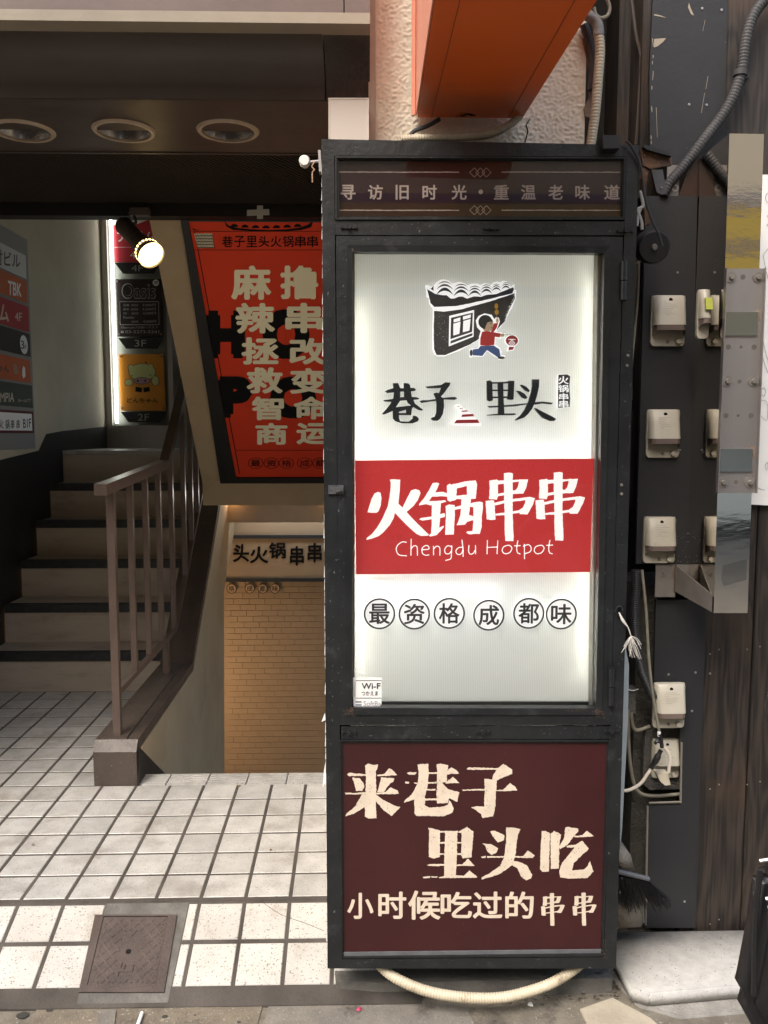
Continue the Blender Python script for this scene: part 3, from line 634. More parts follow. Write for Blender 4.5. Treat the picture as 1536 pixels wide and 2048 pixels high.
mb.quad(sp4(165, 215, .0052), sp4(171, 215, .0052), sp4(478, 1870, .0052), sp4(472, 1870, .0052))
mb.build('lettering', M_hole, ps)
mb = MB()
for ch, bx in zip('麻辣拯救智商撸串改变命运', ((420, 450, 690, 678), (450, 705, 715, 908), (490, 940, 742, 1120), (525, 1145, 768, 1318), (560, 1345, 775, 1500), (585, 1525, 800, 1668),
        (755, 450, 1010, 675), (790, 705, 1040, 905), (815, 945, 1060, 1120), (820, 1150, 1080, 1320), (845, 1345, 1080, 1495), (865, 1525, 1090, 1665))):
    put_text(mb, ch, sq(bx[0]-3, bx[1]-4, bx[2]+3, bx[3]+4, .0062), .062)
mb.build('lettering', mat('poster_cream', (.95, .92, .70), None, rough=.6, spec=.1), ps)
mb = MB()
for k, ch in enumerate('巷子里头火锅串串'):
    x0 = 355+k*83; put_text(mb, ch, sq(x0, 245, x0+74, 322, .0056), .02)
mb.flat([sp4(*p, .0056) for p in ((370, 140), (400, 175), (470, 192), (560, 200), (680, 205), (800, 200), (880, 190), (940, 170), (980, 138), (965, 185), (900, 205), (800, 214), (560, 214), (430, 205), (385, 180))])
mb.flat([sp4(*p, .0056) for p in ((150, 190), (170, 200), (200, 208), (160, 208))])
for k in range(7): 
    cxx = 440+k*72; cyy = 183+10*math.sin(k/6*math.pi)
    mb.flat([sp4(cxx+26*math.cos(t*.4), cyy-20*math.sin(t*.4), .0058) for t in range(9)])
for ch, cxx in zip('最资格成都味', (585, 692, 795, 920, 1025, 1130)):
    c = sp4(cxx, 1797, .0056); u = (sp4(cxx+52, 1797, .0056)-c); v = (sp4(cxx, 1797-38, .0056)-c)
    annulus(mb, c, .92, 1.0, u=u, v=v); put_text(mb, ch, sq(cxx-33, 1797-22, cxx+33, 1797+22, .0056), .01)
tag(mb.build('printed_mark', M_hole, ps), kind='stuff')
mb = MB(); mb.flat([sp4(*p, .0056) for p in ((165, 230), (288, 228), (300, 325), (190, 330))]); mb.build('pattern_patch', mat('pattern_pale', (.55, .53, .4), None), ps)
mb = MB()
for i in range(6):
    for j in range(5):
        c = sp4(182+i*20+j*4, 240+j*20, .0062); annulus(mb, c, .003, .0065, 8)
mb.build('pattern_ring', M_letter, ps)
tp = MB(); tp.prism([on(x, y, PY(3.60)) for x, y in ((494, 420), (538, 418), (539, 430), (494, 432))], (0, .0006, 0)); tp.prism([on(x, y, PY(3.599)) for x, y in ((514, 411), (526, 411), (526, 438), (514, 438))], (0, .0006, 0))
tag(tp.build('tape_cross', mat('pale_tape', (.5, .5, .48), None, rough=.4)), 'cross of pale sticky tape at the top of the red poster', 'tape')
# ================================================================== COLUMN AND RIGHT-HAND WALL
YC = 2.5
xl, xrr = on(737, 200, PY(YC)).x, on(1170, 200, PY(YC)).x
cb = bmesh.new(); nx, nz = 230, 330; z0c, z1c = 1.9, 2.95
from mathutils import noise as mn
vg = []
for j in range(nz+1):
    row = []
    for i in range(nx+1):
        x = xl+.022+(xrr-xl-.022)*i/nx; z = z0c+(z1c-z0c)*j/nz
        h = mn.noise(Vector((x*95, z*140, 0)))*.9+mn.noise(Vector((x*40+7, z*40, 3)))*.5+mn.noise(Vector((x*190, z*190, 9)))*.4
        e = min(1, i/3, (nx-i)/3); row.append(cb.verts.new((x, YC-.0036*max(-.35, h)*e-.003, z)))
    vg.append(row)
for j in range(nz):
    for i in range(nx): cb.faces.new((vg[j][i], vg[j][i+1], vg[j+1][i+1], vg[j+1][i]))
cl = thing('stucco_column', 'cream rough-stuccoed column behind and above the sign cabinet', 'column')
me = bpy.data.meshes.new('stucco_face'); cb.to_mesh(me); cb.free()
for p in me.polygons: p.use_smooth = True
link('stucco_face', me, M_stucco, cl)
MB().box(xl, xrr, YC, 3.9, -.3, 6).build('shaft', M_stucco, cl)
MB().box(xl, xrr, YC-.003, YC, 2.95, 6).build('upper_face', M_stucco, cl)
MB().box(xl, xl+.02, YC-.006, YC+.05, -.1, 6).build('corner_trim', mat('corner_bead', (.55, .5, .42), (.48, .43, .36), 20, .7), cl)
crk = MB()
crk.tube([on(x, y, PY(YC-.005)) for x, y in ((1060, 238), (1052, 250), (1056, 262), (1050, 285))], .0018, 5); crk.build('crack', M_hole, cl)
bx = MB(); q = [on(x, y, PY(2.42)) for x, y in ((657, 196), (737.5, 196), (737.5, 300), (657, 300))]
bx.prism(q, (0, .075, 0)); bo = bx.build('junction_box', M_box); tag(bo, 'plain pale grey metal box on the canopy beside the column', 'box')
MB().ring([p+Vector((0, -.0015, 0)) for p in q], [p.lerp(sum(q, Vector())/4, .04)+Vector((0, -.0015, 0)) for p in q], (0, .002, 0)).build('edge', mat('box_edge', (.6, .56, .5), None), bo)
# projecting orange sign
og = thing('projecting_sign', 'orange enamelled sign box projecting from the stucco column over the cabinet', 'sign')
OZ = on(900, 235, PY(2.46)).z; OP = PZ(OZ)
fl_, fr_ = on(835, 236, PY(2.46)), on(1045, 236, PY(2.46))
def osd(px, y): return on(px, 0, OP)
nl = on(870, 0, OP); nr = on(1194, 0, OP)
nl2 = fl_+(nl-fl_)*1.5; nr2 = fr_+(nr-fr_)*1.5
MB().prism([Vector((fl_.x, fl_.y, OZ)), Vector((fr_.x, fr_.y, OZ)), Vector((nr2.x, nr2.y, OZ)), Vector((nl2.x, nl2.y, OZ))], (0, 0, .9)).build('box', M_orange, og)
sv_ = Vector((-.004, 0, 0))
MB().prism([Vector((fl_.x-.001, fl_.y, OZ+.004)), Vector((nl2.x-.001, nl2.y, OZ+.004)), Vector((nl2.x-.001, nl2.y, OZ+.9)), Vector((fl_.x-.001, fl_.y, OZ+.9))], sv_).build('side_panel', M_orangel, og)
MB().prism([Vector((fl_.x-.008, fl_.y-.012, OZ+.004)), Vector((fl_.x-.018, fl_.y+.0, OZ+.004)), Vector((fl_.x-.018, fl_.y+.0, OZ+.9)), Vector((fl_.x-.008, fl_.y-.012, OZ+.9))], (.004, .006, 0)).build('mounting_edge', M_orangel, og)
sm = MB()
for f in (.13, .86):
    a, b = fl_.lerp(fr_, f), nl2.lerp(nr2, f if f > .5 else f+.03)
    sm.prism([Vector((a.x, a.y, OZ-.001)), Vector((a.x+.0015, a.y, OZ-.001)), Vector((b.x+.0015, b.y, OZ-.001)), Vector((b.x, b.y, OZ-.001))], (0, 0, -.001))
sm.build('seam', M_seam, og)
ch = MB()
for a in ((935, 229, 8), (925, 232, 5), (945, 231, 6)):
    c = on(a[0], a[1], PZ(OZ-.0015)); disc(ch, c, a[2]/F*2.6, 8, Vector((0, 0, -1)), .0008, Vector((1, 0, 0)), Vector((0, 1, 0)), ry=.006)
ch.build('paint_chip', M_hole, og)
def cable(name, px, y, r, m, label, cat='cable', n=8, ribs=False, pitch=.008, group=None, seg=12):
    P3 = [on(p[0], p[1], PY(p[2] if len(p) > 2 else y)) for p in px]
    if ribs: pts, R = ribbed(P3, r, pitch); o = MB().tube(pts, R, 14).build(name, m, None, True)
    else: o = MB().tube(spline(P3, seg), r, n).build(name, m, None, True)
    return tag(o, label, cat, group)
cable('cable', ((880, 238), (855, 252), (826, 264), (817, 285)), 2.46, .006, M_conduit, 'short black cable curling from under the orange sign into the cabinet top')
cable('conduit', ((1040, 232), (1015, 252), (980, 268), (930, 274), (850, 276), (800, 279)), 2.45, .0115, M_conduitc, 'cream corrugated conduit lying on top of the cabinet below the orange sign', 'conduit', ribs=True)
cable('conduit', ((1196, 60, 2.44), (1200, 100), (1196, 160), (1190, 230), (1180, 300)), 2.44, .0145, M_conduitc, 'vertical cream corrugated conduit right of the stucco column', 'conduit', ribs=True, pitch=.009)
cable('pipe_elbow', ((1160, 15), (1175, 30), (1192, 42), (1197, 60), (1197, 72)), 2.44, .0155, mat('grey_tape_wrap', (.25, .25, .25), (.2, .2, .2), 20, .5, bump=.5), 'grey tape-wrapped elbow at the top of the cream conduit', 'pipe', n=12)
cable('cable', ((1210, -10), (1219, 12), (1216, 30), (1203, 36), (1192, 30), (1188, 15)), 2.43, .005, M_cable, 'loop of grey cable beside the top of the orange sign')
cable('cable', ((1168, 50), (1180, 90), (1186, 130), (1183, 180)), 2.48, .012, M_conduit, 'dark bundled cable between column and cream conduit')
sc_ = MB()
for pts in (((1165, 75), (1172, 80), (1188, 140), (1182, 150)), ((1168, 215), (1178, 195), (1182, 150), (1186, 175), (1180, 235), (1170, 232))):
    sc_.prism([on(x, y, PY(2.49)) for x, y in pts], (0, .01, 0))
tag(sc_.build('peeling_strip', mat('peeling_brown', (.22, .16, .12), (.3, .24, .18), 30, .8)), 'peeling brown strip at the right edge of the stucco column', 'debris')
# wall behind
YW = 2.58
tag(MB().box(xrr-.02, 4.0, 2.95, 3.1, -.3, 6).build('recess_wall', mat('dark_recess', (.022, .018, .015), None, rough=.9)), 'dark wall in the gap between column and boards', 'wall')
wp = thing('wooden_post', 'dark brown timber posts in the gap beside the cream conduit', 'post')
p0, p1, p2 = on(1236, 150, PY(2.80)).x, on(1279, 150, PY(2.7)).x, on(1305, 150, PY(2.7)).x
MB().box(p0, p0+.09, 2.80, 2.95, 1.3, 5).build('post', M_woodd, wp)
MB().box(p1, p2+.03, 2.68, 2.8, 2.3, 5).build('plank', M_woodd, wp)
cable('cable', ((1262, -10), (1272, 70), (1282, 120), (1278, 200), (1272, 290)), 2.70, .006, mat('brown_cable', (.05, .035, .028), None), 'brown painted cable running down the timber post')
# concrete pier seen in the slot to the right of the cabinet
pr0, pr1 = on(1266, 1500, PY(2.66)).x, on(1325, 1500, PY(2.66)).x
pier = MB(); pier.box(pr0, pr1+.1, 2.66, 2.95, -.3, 1.05); tag(pier.build('rough_pier', mat('rough_dark_render', (.10, .095, .08), (.07, .065, .055), 12, .95, bump=.9, bscale=70, dirt=(.18, .17, .15), dscale=9, dthr=.62)), 'rough dark rendered pier visible between cabinet and black boards', 'pier')
tag(MB().box(pr0-.06, pr0-.035, 2.7, 2.74, -.1, .5).build('rusty_pipe', M_rust), 'rusty pipe behind the cabinet low on the right', 'pipe')
# plank wall
pw = thing('plank_wall', 'weathered dark brown vertical plank wall on the right', 'wall')
edges_ = [on(1369, 1550, PY(YW)).x, on(1402, 1300, PY(YW)).x, on(1505, 1300, PY(YW)).x]
wd = edges_[2]-edges_[1]
for k in range(8): edges_.append(edges_[-1]+wd*random.uniform(.95, 1.05))
for i, (a, b) in enumerate(zip(edges_, edges_[1:])):
    MB().prism([(a+.002, YW+.03, -.12), (a+.002, YW+.002, -.12), (a+.005, YW-.001, -.12), (b-.006, YW-.001+.003*(i % 2), -.12), (b-.002, YW+.003, -.12), (b-.002, YW+.03, -.12)], (0, 0, 5.1)).build('plank', M_wood, pw)
MB().box(edges_[0], edges_[-1], YW+.02, YW+.06, -.12, 5).build('backing', M_hole, pw)
for x_ in (1420, 1438, 1494, 1520):
    for y_ in (1290, 1560, 1830):
        c = on(x_, y_+(x_ % 7)*3, PY(YW-.001)); MB().cyl(c, c+Vector((0, -.0015, 0)), .003, .0025, 8).build('nail', M_steeld, pw)
# black boards
def board(px, y, label, thick=.012, m=M_board):
    o = tag(MB().prism([on(a, b, PY(y)) for a, b in px], (0, thick, 0)).build('painted_board', m), label, 'board'); return o
BU = board(((1308, -60), (1459, -60), (1455, 0), (1449, 280), (1400, 330), (1300, 330), (1299, 150)), YW-.012, 'black painted board high on the right wall, with chipped cream edge')
BM = board(((1292, 392), (1395, 392), (1378, 1128), (1272, 1128)), YW-.045, 'black painted board carrying the three upper outlet boxes')
BL = board(((1312, 1200), (1413, 1200), (1391, 1856), (1292, 1856), (1298, 1612), (1361, 1610), (1366, 1490), (1360, 1482), (1360, 1428), (1306, 1428)), YW-.02, 'tall black board low on the right wall with a notch round the lowest outlet')
eg = MB()
for a, b in (((1298, 1606), (1363, 1604)), ((1363, 1485), (1361, 1606)), ((1295, 1612), (1291, 1850))):
    eg.tube([on(*a, PY(YW-.022)), on(*b, PY(YW-.022))], .0035, 4)
eg.build('raw_edge', M_edge, BL)
cp = MB(); fr = off(PY(YW-.0125), .0)
for poly in (((1308, 78), (1332, 76), (1326, 84), (1316, 92), (1308, 95)), ((1308, 28), (1322, 31), (1333, 36), (1320, 33), (1308, 31)), ((1378, 5), (1381, 15), (1388, 31), (1382, 28), (1376, 15)), ((1312, 215), (1313, 215), (1315, 275), (1314.4, 275)), ((1416, 152), (1416.6, 152), (1412, 178), (1411.4, 178)), ((1409, 186), (1409.6, 186), (1403, 226), (1402.4, 226)), ((1410, 40), (1410.5, 40), (1406, 62), (1405.5, 62))):
    cp.prism([on(x, y, PY(YW-.0128)) for x, y in poly], (0, .0006, 0))
for k in range(14):
    y = random.uniform(60, 310); x = 1306-y*.02+random.uniform(0, 2.5); cp.prism([on(x+dx_, y+dy_, PY(YW-.0128)) for dx_, dy_ in ((0, 0), (1.6, 1), (1.2, random.uniform(4, 12)), (0, 8))], (0, .0006, 0))
tag(cp.build('paint_chip', M_chip, BU), kind='stuff')
scw = Sep()
for x, y in ((1378, 209), (1404, 17), (1443, 20), (1413, 210)): screw(scw, on(x, y, PY(YW-.012)), .0045, .002)
scw.build('screw', M_steelb, BU)
scw = Sep()
for x, y in ((1355, 545), (1415, 549), (1345, 1050), (1397, 905), (1360, 900), (1357, 905)): screw(scw, on(x, y, PY(YW-.045)), .0035, .002)
for _ in range(16):
    x, y = random.uniform(1352, 1376), random.uniform(1060, 1124); screw(scw, on(x, y, PY(YW-.045)), random.uniform(.0008, .0018), .0008)
scw.build('screw', M_steelb, BM)
scw = Sep()
for x, y in ((1337, 1349), (1391, 1345), (1420, 1347), (1384, 1422), (1326, 1798), (1369, 1803)): screw(scw, on(x, y, PY(YW-.02)), .004, .002)
scw.build('screw', M_steelb, BL)
# ---- outlet boxes
def outlet(cx, top, s, label, y=YW-.045, visor=True, grp='cream weatherproof outlet boxes on the right wall', half=False):
    p = on(cx, top, PY(y)); S = s
    t = thing('outlet_box', label, 'outlet', grp, p)
    W, H = .104*S, .152*S; x0, x1 = -W/2, W/2
    if half: x1 = x0+W*.36
    def prof_box(mb, xs0, xs1, prof, taper=0.0):
        n = len(prof); vs = [(xs0+(taper if yy < -.02 else 0), yy, zz) for yy, zz in prof]+[(xs1-(taper if yy < -.02 else 0), yy, zz) for yy, zz in prof]
        fs = [tuple(range(n)), tuple(range(2*n-1, n-1, -1))]+[(i, (i+1) % n, (i+1) % n+n, i+n) for i in range(n)]
        mb.add(vs, fs)
    def rquad(a, b, c, d, r, k=4):
        pts = []
        for (cx_, cz_, a0) in ((a+r, d+r, 180), (b-r, d+r, 270), (b-r, c-r, 0), (a+r, c-r, 90)):
            for i in range(k+1):
                an = math.radians(a0+90*i/k); pts.append((cx_+r*math.cos(an), cz_+r*math.sin(an)))
        return pts
    mb = MB(); mb.prism([Vector((a, -.012, b)) for a, b in rquad(x0, x1, -.0, -H, .012*S)], (0, .012, 0)); mb.build('base', M_plastic, t)
    if visor is not None:
        mb = MB(); hz = -.092*S
        # hood: rows of (x-half, depth, z) widening downwards
        rows = []
        for zz, d in ((-.001, .020), (-.008*S, .026), (-.045*S, .038), (hz, .048)):
            d *= S; hw = W/2-.002; r = .014*S; row = []
            xx1 = hw if not half else x1
            for (xa, da) in ((-hw, 0), (-hw, d*.55), (-hw+r*.35, d-r*.5), (-hw+r, d), (xx1-r, d), (xx1-r*.35, d-r*.5), (xx1, d*.55), (xx1, 0)): row.append((xa, -da-.012*0, zz))
            rows.append(row)
        vs = [v for r_ in rows for v in r_]; n = 8; fs = []
        for i in range(3):
            for k in range(n-1): fs.append((i*n+k, i*n+k+1, (i+1)*n+k+1, (i+1)*n+k))
        fs.append(tuple(range(n))); mb.add(vs, fs)
        h = mb.build('hood', M_plastic, t, True)
        m2 = MB(); m2.cyl((0, -.0300*S, -.016*S), (0, -.020*S, -.014*S), .0055*S, None, 14); 
        if not half:
            m2.build('hole', M_hole, h)
            lr = random.Random(int(cx*top)); m3 = MB()
            for q_ in range(7):
                zc = -.026*S-.0055*q_*S; t_ = (-zc/S-.008)/(.045-.008); dd_ = (.026+min(1, t_)*.012)*S if t_ < 1 else (.038+(-zc/S-.045)/(.092-.045)*.010)*S
                a_ = -W*.24+lr.uniform(0, .006); b_4 = W*.26-lr.uniform(0, .035); m3.add([(a_, -dd_-.0004, zc), (b_4, -dd_-.0004, zc), (b_4, -dd_-.0005, zc-.0011), (a_, -dd_-.0005, zc-.0011)], [(0, 1, 2, 3)])
            tag(m3.build('label_print', mat('faint_label_print', (.33, .30, .25), None), h), kind='stuff')
        if visor:
            mb = MB(); d = .0475*S; hw = W/2-.004; r = .014*S; z0_, z1_ = hz, hz-.016*S; xx1 = hw if not half else x1
            row = [(-hw, -.008, z1_-.022*S), (-hw, -d*.55, z1_-.006*S), (-hw+r*.35, -d+r*.5, z1_), (-hw+r, -d, z1_), (xx1-r, -d, z1_), (xx1-r*.35, -d+r*.5, z1_), (xx1, -d*.55, z1_-.006*S), (xx1, -.008, z1_-.022*S)]
            vs = [(a, b, z0_) for a, b, c in row]+row; mb.add(vs, [(k, k+1, k+1+8, k+8) for k in range(7)]); mb.build('visor', M_visor, t)
    if not half:
        mb = MB(); mb.cyl((W*.30, -.012, -H+.014*S), (W*.30, -.024, -H+.014*S), .0085*S, .0075*S, 14); mb.build('knob', M_plastic, t, True)
        mb = MB(); mb.cyl((.0, -.012, -H+.013*S), (.0, -.014, -H+.013*S), .0055*S, None, 12); mb.cyl((.0, -.014, -H+.013*S), (.0, -.0165, -H+.013*S), .003*S, None, 8); mb.build('screw', M_steeld, t)
    else:
        mb = MB(); mb.prism([(x0+.010, -.040, -.028), (x0+.030, -.040, -.028), (x0+.030, -.049, -.062), (x0+.010, -.049, -.062)], (0, .006, 0)); mb.build('sticker', M_yellow, t)
    return t
outlet(1335, 592, 1.0, 'topmost cream outlet box on the black board right of the cabinet')
outlet(1325, 819, .975, 'second cream outlet box from the top, midway down the black board')
outlet(1318, 1033, .955, 'third cream outlet box, at the bottom edge of the upper black board')
outlet(1337, 1364, .97, 'fourth cream outlet box, just above the box with the taped cable', y=YW-.03)
outlet(1330, 1476, .86, 'lowest cream outlet box, with a taped white cable plugged in, in the board notch', y=YW+.02, visor=False)
hb = outlet(1426, 580, .92, 'narrow cream box with a yellow sticker, added on the steel bracket to stand for a mirrored outlet', y=2.40, grp=None, half=True)  # half box added in place of an outlet mirrored in the steel side
# ---- steel bracket
sb = thing('steel_bracket', 'polished stainless steel box bracket projecting from the plank wall with a bolted plate', 'bracket')
YSf = 2.33; yb = YW-.046
tl, tr, br, bl = [on(x, y, PY(YSf)) for x, y in ((1459, 267), (1528, 268), (1495, 1226), (1427, 1226))]
MB().prism([tl, tr, br, bl], (0, .004, 0)).build('front', M_steel, sb)
sd1 = [tl+Vector((0, .004, 0)), bl+Vector((0, .004, 0)), Vector((bl.x, yb, on(1354, 1129, PY(yb)).z-.02)), Vector((tl.x, yb, tl.z))]
MB().prism(sd1, (.004, 0, 0)).build('side_plate', M_steel, sb)
sd2 = [tr+Vector((-.004, .004, 0)), br+Vector((-.004, .004, 0)), Vector((br.x-.004, YW-.003, 1.1)), Vector((tr.x-.004, YW-.003, tr.z))]
MB().prism(sd2, (.004, 0, 0)).build('side_plate', M_steel, sb)
MB().prism([tl+Vector((0, .0045, -.0005)), tr+Vector((0, .0045, -.0005)), Vector((tr.x, YW-.003, tr.z-.0005)), Vector((tl.x, YW-.003, tl.z-.0005))], (0, 0, -.004)).build('top_plate', M_steel, sb)
YP = YSf-.011
pq4 = [on(x, y, PY(YP)) for x, y in ((1450, 537), (1529, 537), (1511, 986), (1432, 986))]
ch_ = MB(); ch_.prism(pq4, (0, .004, 0))
for i, j in ((0, 3), (1, 2)):
    a, b = pq4[i], pq4[j]; s_ = .003 if i == 0 else -.003
    ch_.prism([a, b, b+Vector((s_, 0, 0)), a+Vector((s_, 0, 0))], (0, -.012, 0))
ch_.build('bolted_plate', M_steelb, sb)
wz = Sep(); bz = Sep(); hz_ = Sep()
for x, y in ((1459, 555), (1513, 555), (1451, 763), (1504, 763), (1443, 965), (1496, 965)):
    c = on(x+3, y, PY(YP)); wz.cyl(c, c+Vector((0, -.0022, 0)), .0155, .0152, 18); bz.cyl(c+Vector((0, -.0022, 0)), c+Vector((0, -.010, 0)), .0075, .006, 12)
wz.build('washer', M_steeld, sb); bz.build('bolt', mat('bolt_zinc', (.55, .53, .5), None, rough=.3, metal=.9), sb)
for x, y, r in ((1484, 554, 5), (1455, 694, 5), (1480, 694, 3), (1506, 694, 5), (1477, 763, 4), (1450, 831, 5), (1474, 831, 3), (1500, 831, 5), (1470, 964, 4)):
    c = on(x+2, y, PY(YP)); hz_.cyl(c, c+Vector((0, -.0006, 0)), r/F*2.35, None, 14)
hz_.build('bolt_hole', mat('hole_shadow_metal', (.10, .09, .08), None, rough=.6), sb)
for q in (((1452, 624), (1517, 624), (1515, 671), (1450, 671)), ((1441, 898), (1506, 898), (1504, 943), (1440, 943))):
    MB().prism([on(x, y, PY(YP-.006)) for x, y in q], (0, .005, 0)).build('polished_pad', mat('pad_steel', (.42, .44, .42), (.36, .4, .38), 8, .18, metal=.9), sb)
    MB().prism([on(q[2][0]-6, q[0][1]-5, PY(YP-.0006)), on(q[2][0]+6, q[0][1]-4, PY(YP-.0006)), on(q[2][0]+5, q[0][1]+18, PY(YP-.0006)), on(q[2][0]-4, q[0][1]+20, PY(YP-.0006))], (0, .0005, 0)).build('rust_stain', mat('rust_stain', (.2, .11, .06), (.3, .25, .2), 50, .6), sb)
tp = MB().prism([on(x, y, PY(YSf-.0012)) for x, y in ((1446, 1131), (1494, 1118), (1493, 1160), (1448, 1173), (1443, 1160))], (0, .0006, 0)); tp.build('clear_tape', thin_glass('tape_film', (.93, .93, .93), 1.0), sb)
MB().prism([on(x, y, PY(YW-.047)) for x, y in ((1312, 1129), (1352, 1129), (1350, 1194), (1310, 1194))], (0, .006, 0)).build('wall_plate', M_steeld, sb)
MB().prism([on(x, y, PY(YW-.047)) for x, y in ((1354, 1129), (1400, 1129), (1400, 1192), (1352, 1180))], (0, .006, 0)).build('wall_plate', M_steeld, sb)
wz = MB()
for x, y in ((1327, 1146), (1379, 1144)):
    c = on(x, y, PY(YW-.047)); wz.cyl(c, c+Vector((0, -.002, 0)), .010, .010, 16); wz.cyl(c, c+Vector((0, -.005, 0)), .005, .004, 10)
wz.build('bolt', M_steeld, sb)
wd_ = MB(); P_ = [on(x, y, PY(YW-.05)) for x, y in ((1352, 1130), (1350, 1150), (1351, 1170), (1350, 1184))]
wd_.tube(spline(P_, 10), .0035, 6); wd_.build('weld_bead', M_rust, sb)
gs = MB(); gs.prism([on(1352, 1131, PY(YW-.055)), on(1350, 1183, PY(YW-.055)), bl+Vector((0, .01, .0)), bl+Vector((0, .01, .05))], (.003, 0, 0)); gs.build('gusset', M_steeld, sb)
MB().prism([on(x, y, PY(YW-.03)) for x, y in ((1335, 330), (1360, 330), (1357, 394), (1333, 394))], (0, .005, 0)).build('wall_plate', M_steeld, sb)
c = on(1350, 376, PY(YW-.03)); wz = MB(); annulus(wz, c+Vector((0, -.001, 0)), .006, .011, 20); wz.build('grommet', M_steelb, sb)
gs = MB(); gs.prism([on(1447, 283, PY(YW-.04)), on(1380, 326, PY(YW-.04)), on(1357, 394, PY(YW-.04)), on(1425, 394, PY(YW-.04))], (0, .01, 0)); gs.build('dark_reflection', mat('brown_black_reflection', (.03, .018, .014), (.05, .025, .018), 8, .35), sb)  # dark plate stands in for a dark reflection in the steel side
# ---- white drawing sheet on the far right
ds_ = thing('drawing_sheet', 'white sheet with fine line drawings behind the steel bracket at the right edge', 'poster')
PW = PY(YW-.02)
MB().prism([on(x, y, PW) for x, y in ((1495, 350), (1700, 345), (1680, 1018), (1480, 1008))], (0, .003, 0)).build('sheet', M_paper, ds_)
ln = MB(); PL_ = PY(YW-.022)
for pts in (((1536, 385), (1531, 392), (1533, 402), (1540, 408)), ((1526, 510), (1536, 498), (1550, 490)), ((1526, 510), (1530, 530), (1537, 560), (1545, 580)), ((1520, 640), (1530, 700), (1540, 730)), ((1519, 690), (1527, 720), (1536, 745)),
            ((1522, 780), (1528, 775), (1531, 783), (1528, 792), (1522, 788)), ((1520, 800), (1534, 805), (1534, 840), (1522, 832)), ((1530, 930), (1536, 925), (1534, 940), (1530, 930)), ((1510, 880), (1518, 900), (1515, 930)), ((1505, 960), (1515, 975), (1530, 980)), ((1534, 430), (1540, 440), (1533, 452))):
    ln.tube(spline([on(x, y, PL_) for x, y in pts], 5), .0006, 4)
tag(ln.build('drawn_line', M_line, ds_), kind='stuff')
# ---- black ribbed conduit on the right
cable('conduit', ((1560, -25), (1525, 5), (1503, 40), (1490, 90), (1481, 150), (1455, 215), (1408, 280), (1366, 335), (1340, 365), (1325, 392)), YW-.045, .0165, M_conduit, 'thick grey corrugated conduit curving down the right wall', 'conduit', ribs=True, pitch=.0095)
cl_ = MB(); c0 = on(1481, 140, PY(YW-.045)); c1 = on(1480, 152, PY(YW-.045)); cl_.cyl(c0, c1, .020, .020, 18); cc = on(1491, 150, PY(YW-.005)); cl_.cyl(cc, cc+Vector((0, -.004, 0)), .012, .011, 16); screw(cl_, cc+Vector((0, -.004, 0)), .005, .003)
tag(cl_.build('pipe_clamp', M_conduit, None, True), 'dark clamp with a screw holding the thick conduit to the wall', 'clamp')
# floodlight bracket and lamp beside the cabinet top
fb_ = thing('lamp_bracket', 'rusty black steel bracket beside the top right of the cabinet', 'bracket')
Z6 = lambda x, y, d: on(1230+x/6.606, 250+y/6.606, PY(d))
MB().prism([Z6(x, y, 2.40) for x, y in ((340, 340), (745, 400), (755, 530), (640, 545), (470, 580), (370, 530))], (0, .01, 0)).build('plate', M_rust, fb_)
MB().prism([Z6(x, y, 2.385) for x, y in ((390, 255), (520, 290), (745, 370), (748, 412), (600, 375), (430, 325), (375, 290))], (0, .02, 0)).build('top_bar', M_rubber, fb_)
arm = [Z6(x, y, 2.38) for x, y in ((480, 590), (630, 590), (650, 700), (690, 860), (680, 905), (620, 920), (555, 890), (530, 800))]
MB().prism(arm, (0, .008, 0)).build('arm', mat('scuffed_dark_metal', (.09, .09, .10), (.06, .055, .055), 10, .5, metal=.4), fb_)
sm = MB(); screw(sm, Z6(610, 830, 2.38), .0035, .003); 
for x in (380, 460, 540, 625): screw(sm, Z6(x, 395, 2.40), .0018, .001)
screw(sm, Z6(390, 408, 2.399), .002, .003); sm.build('screw', M_steeld, fb_)
tag(MB().prism([Z6(x, y, 2.46) for x, y in ((370, 560), (440, 620), (400, 930), (440, 1060), (470, 1300), (400, 1330), (380, 1000), (350, 700))], (0, .02, 0)).build('rusty_strap', M_rust), 'rusty strap hanging beside the cabinet above the round lamp', 'strap')
fl2 = thing('round_lamp', 'small round black lamp housing hanging at the right side of the cabinet', 'lamp')
c0, c1 = Z6(420, 1600, 2.45), Z6(520, 1615, 2.37)
MB().tube([c0, c0.lerp(c1, .3), c0.lerp(c1, .85), c1], [.040, .047, .047, .041], 24).build('housing', M_rubber, fl2, True)
MB().cyl(c1, c1+(c1-c0).normalized()*.008, .009, .007, 14).build('stud', M_steeld, fl2)
cable('cable', ((1252, 282, 2.235), (1262, 292, 2.235), (1278, 322), (1286, 360), (1291, 400), (1304, 440), (1318, 470), (1325, 492)), 2.24, .0035, M_rubber, 'thin black cable draped over the top right corner of the cabinet')
cable('rope', ((1280, 382), (1286, 412), (1276, 420), (1283, 445), (1284, 460)), 2.40, .005, mat('grey_rope', (.3, .3, .29), None), 'knotted grey rope at the right side of the cabinet', 'rope')
cable('rope', ((1284, 412), (1277, 430), (1274, 452)), 2.40, .004, mat('grey_rope', (.3, .3, .29), None), 'loose end of knotted grey rope at the cabinet side', 'rope')
cable('cable', ((1286, 510), (1280, 522), (1272, 524)), 2.42, .004, M_cablew, 'short white cable end below the round lamp')
cable('cable', ((1278, 520), (1275, 600), (1266, 700), (1263, 740), (1262, 800)), 2.5, .0035, M_cable, 'long pale cable dropping in the gap beside the cabinet door')
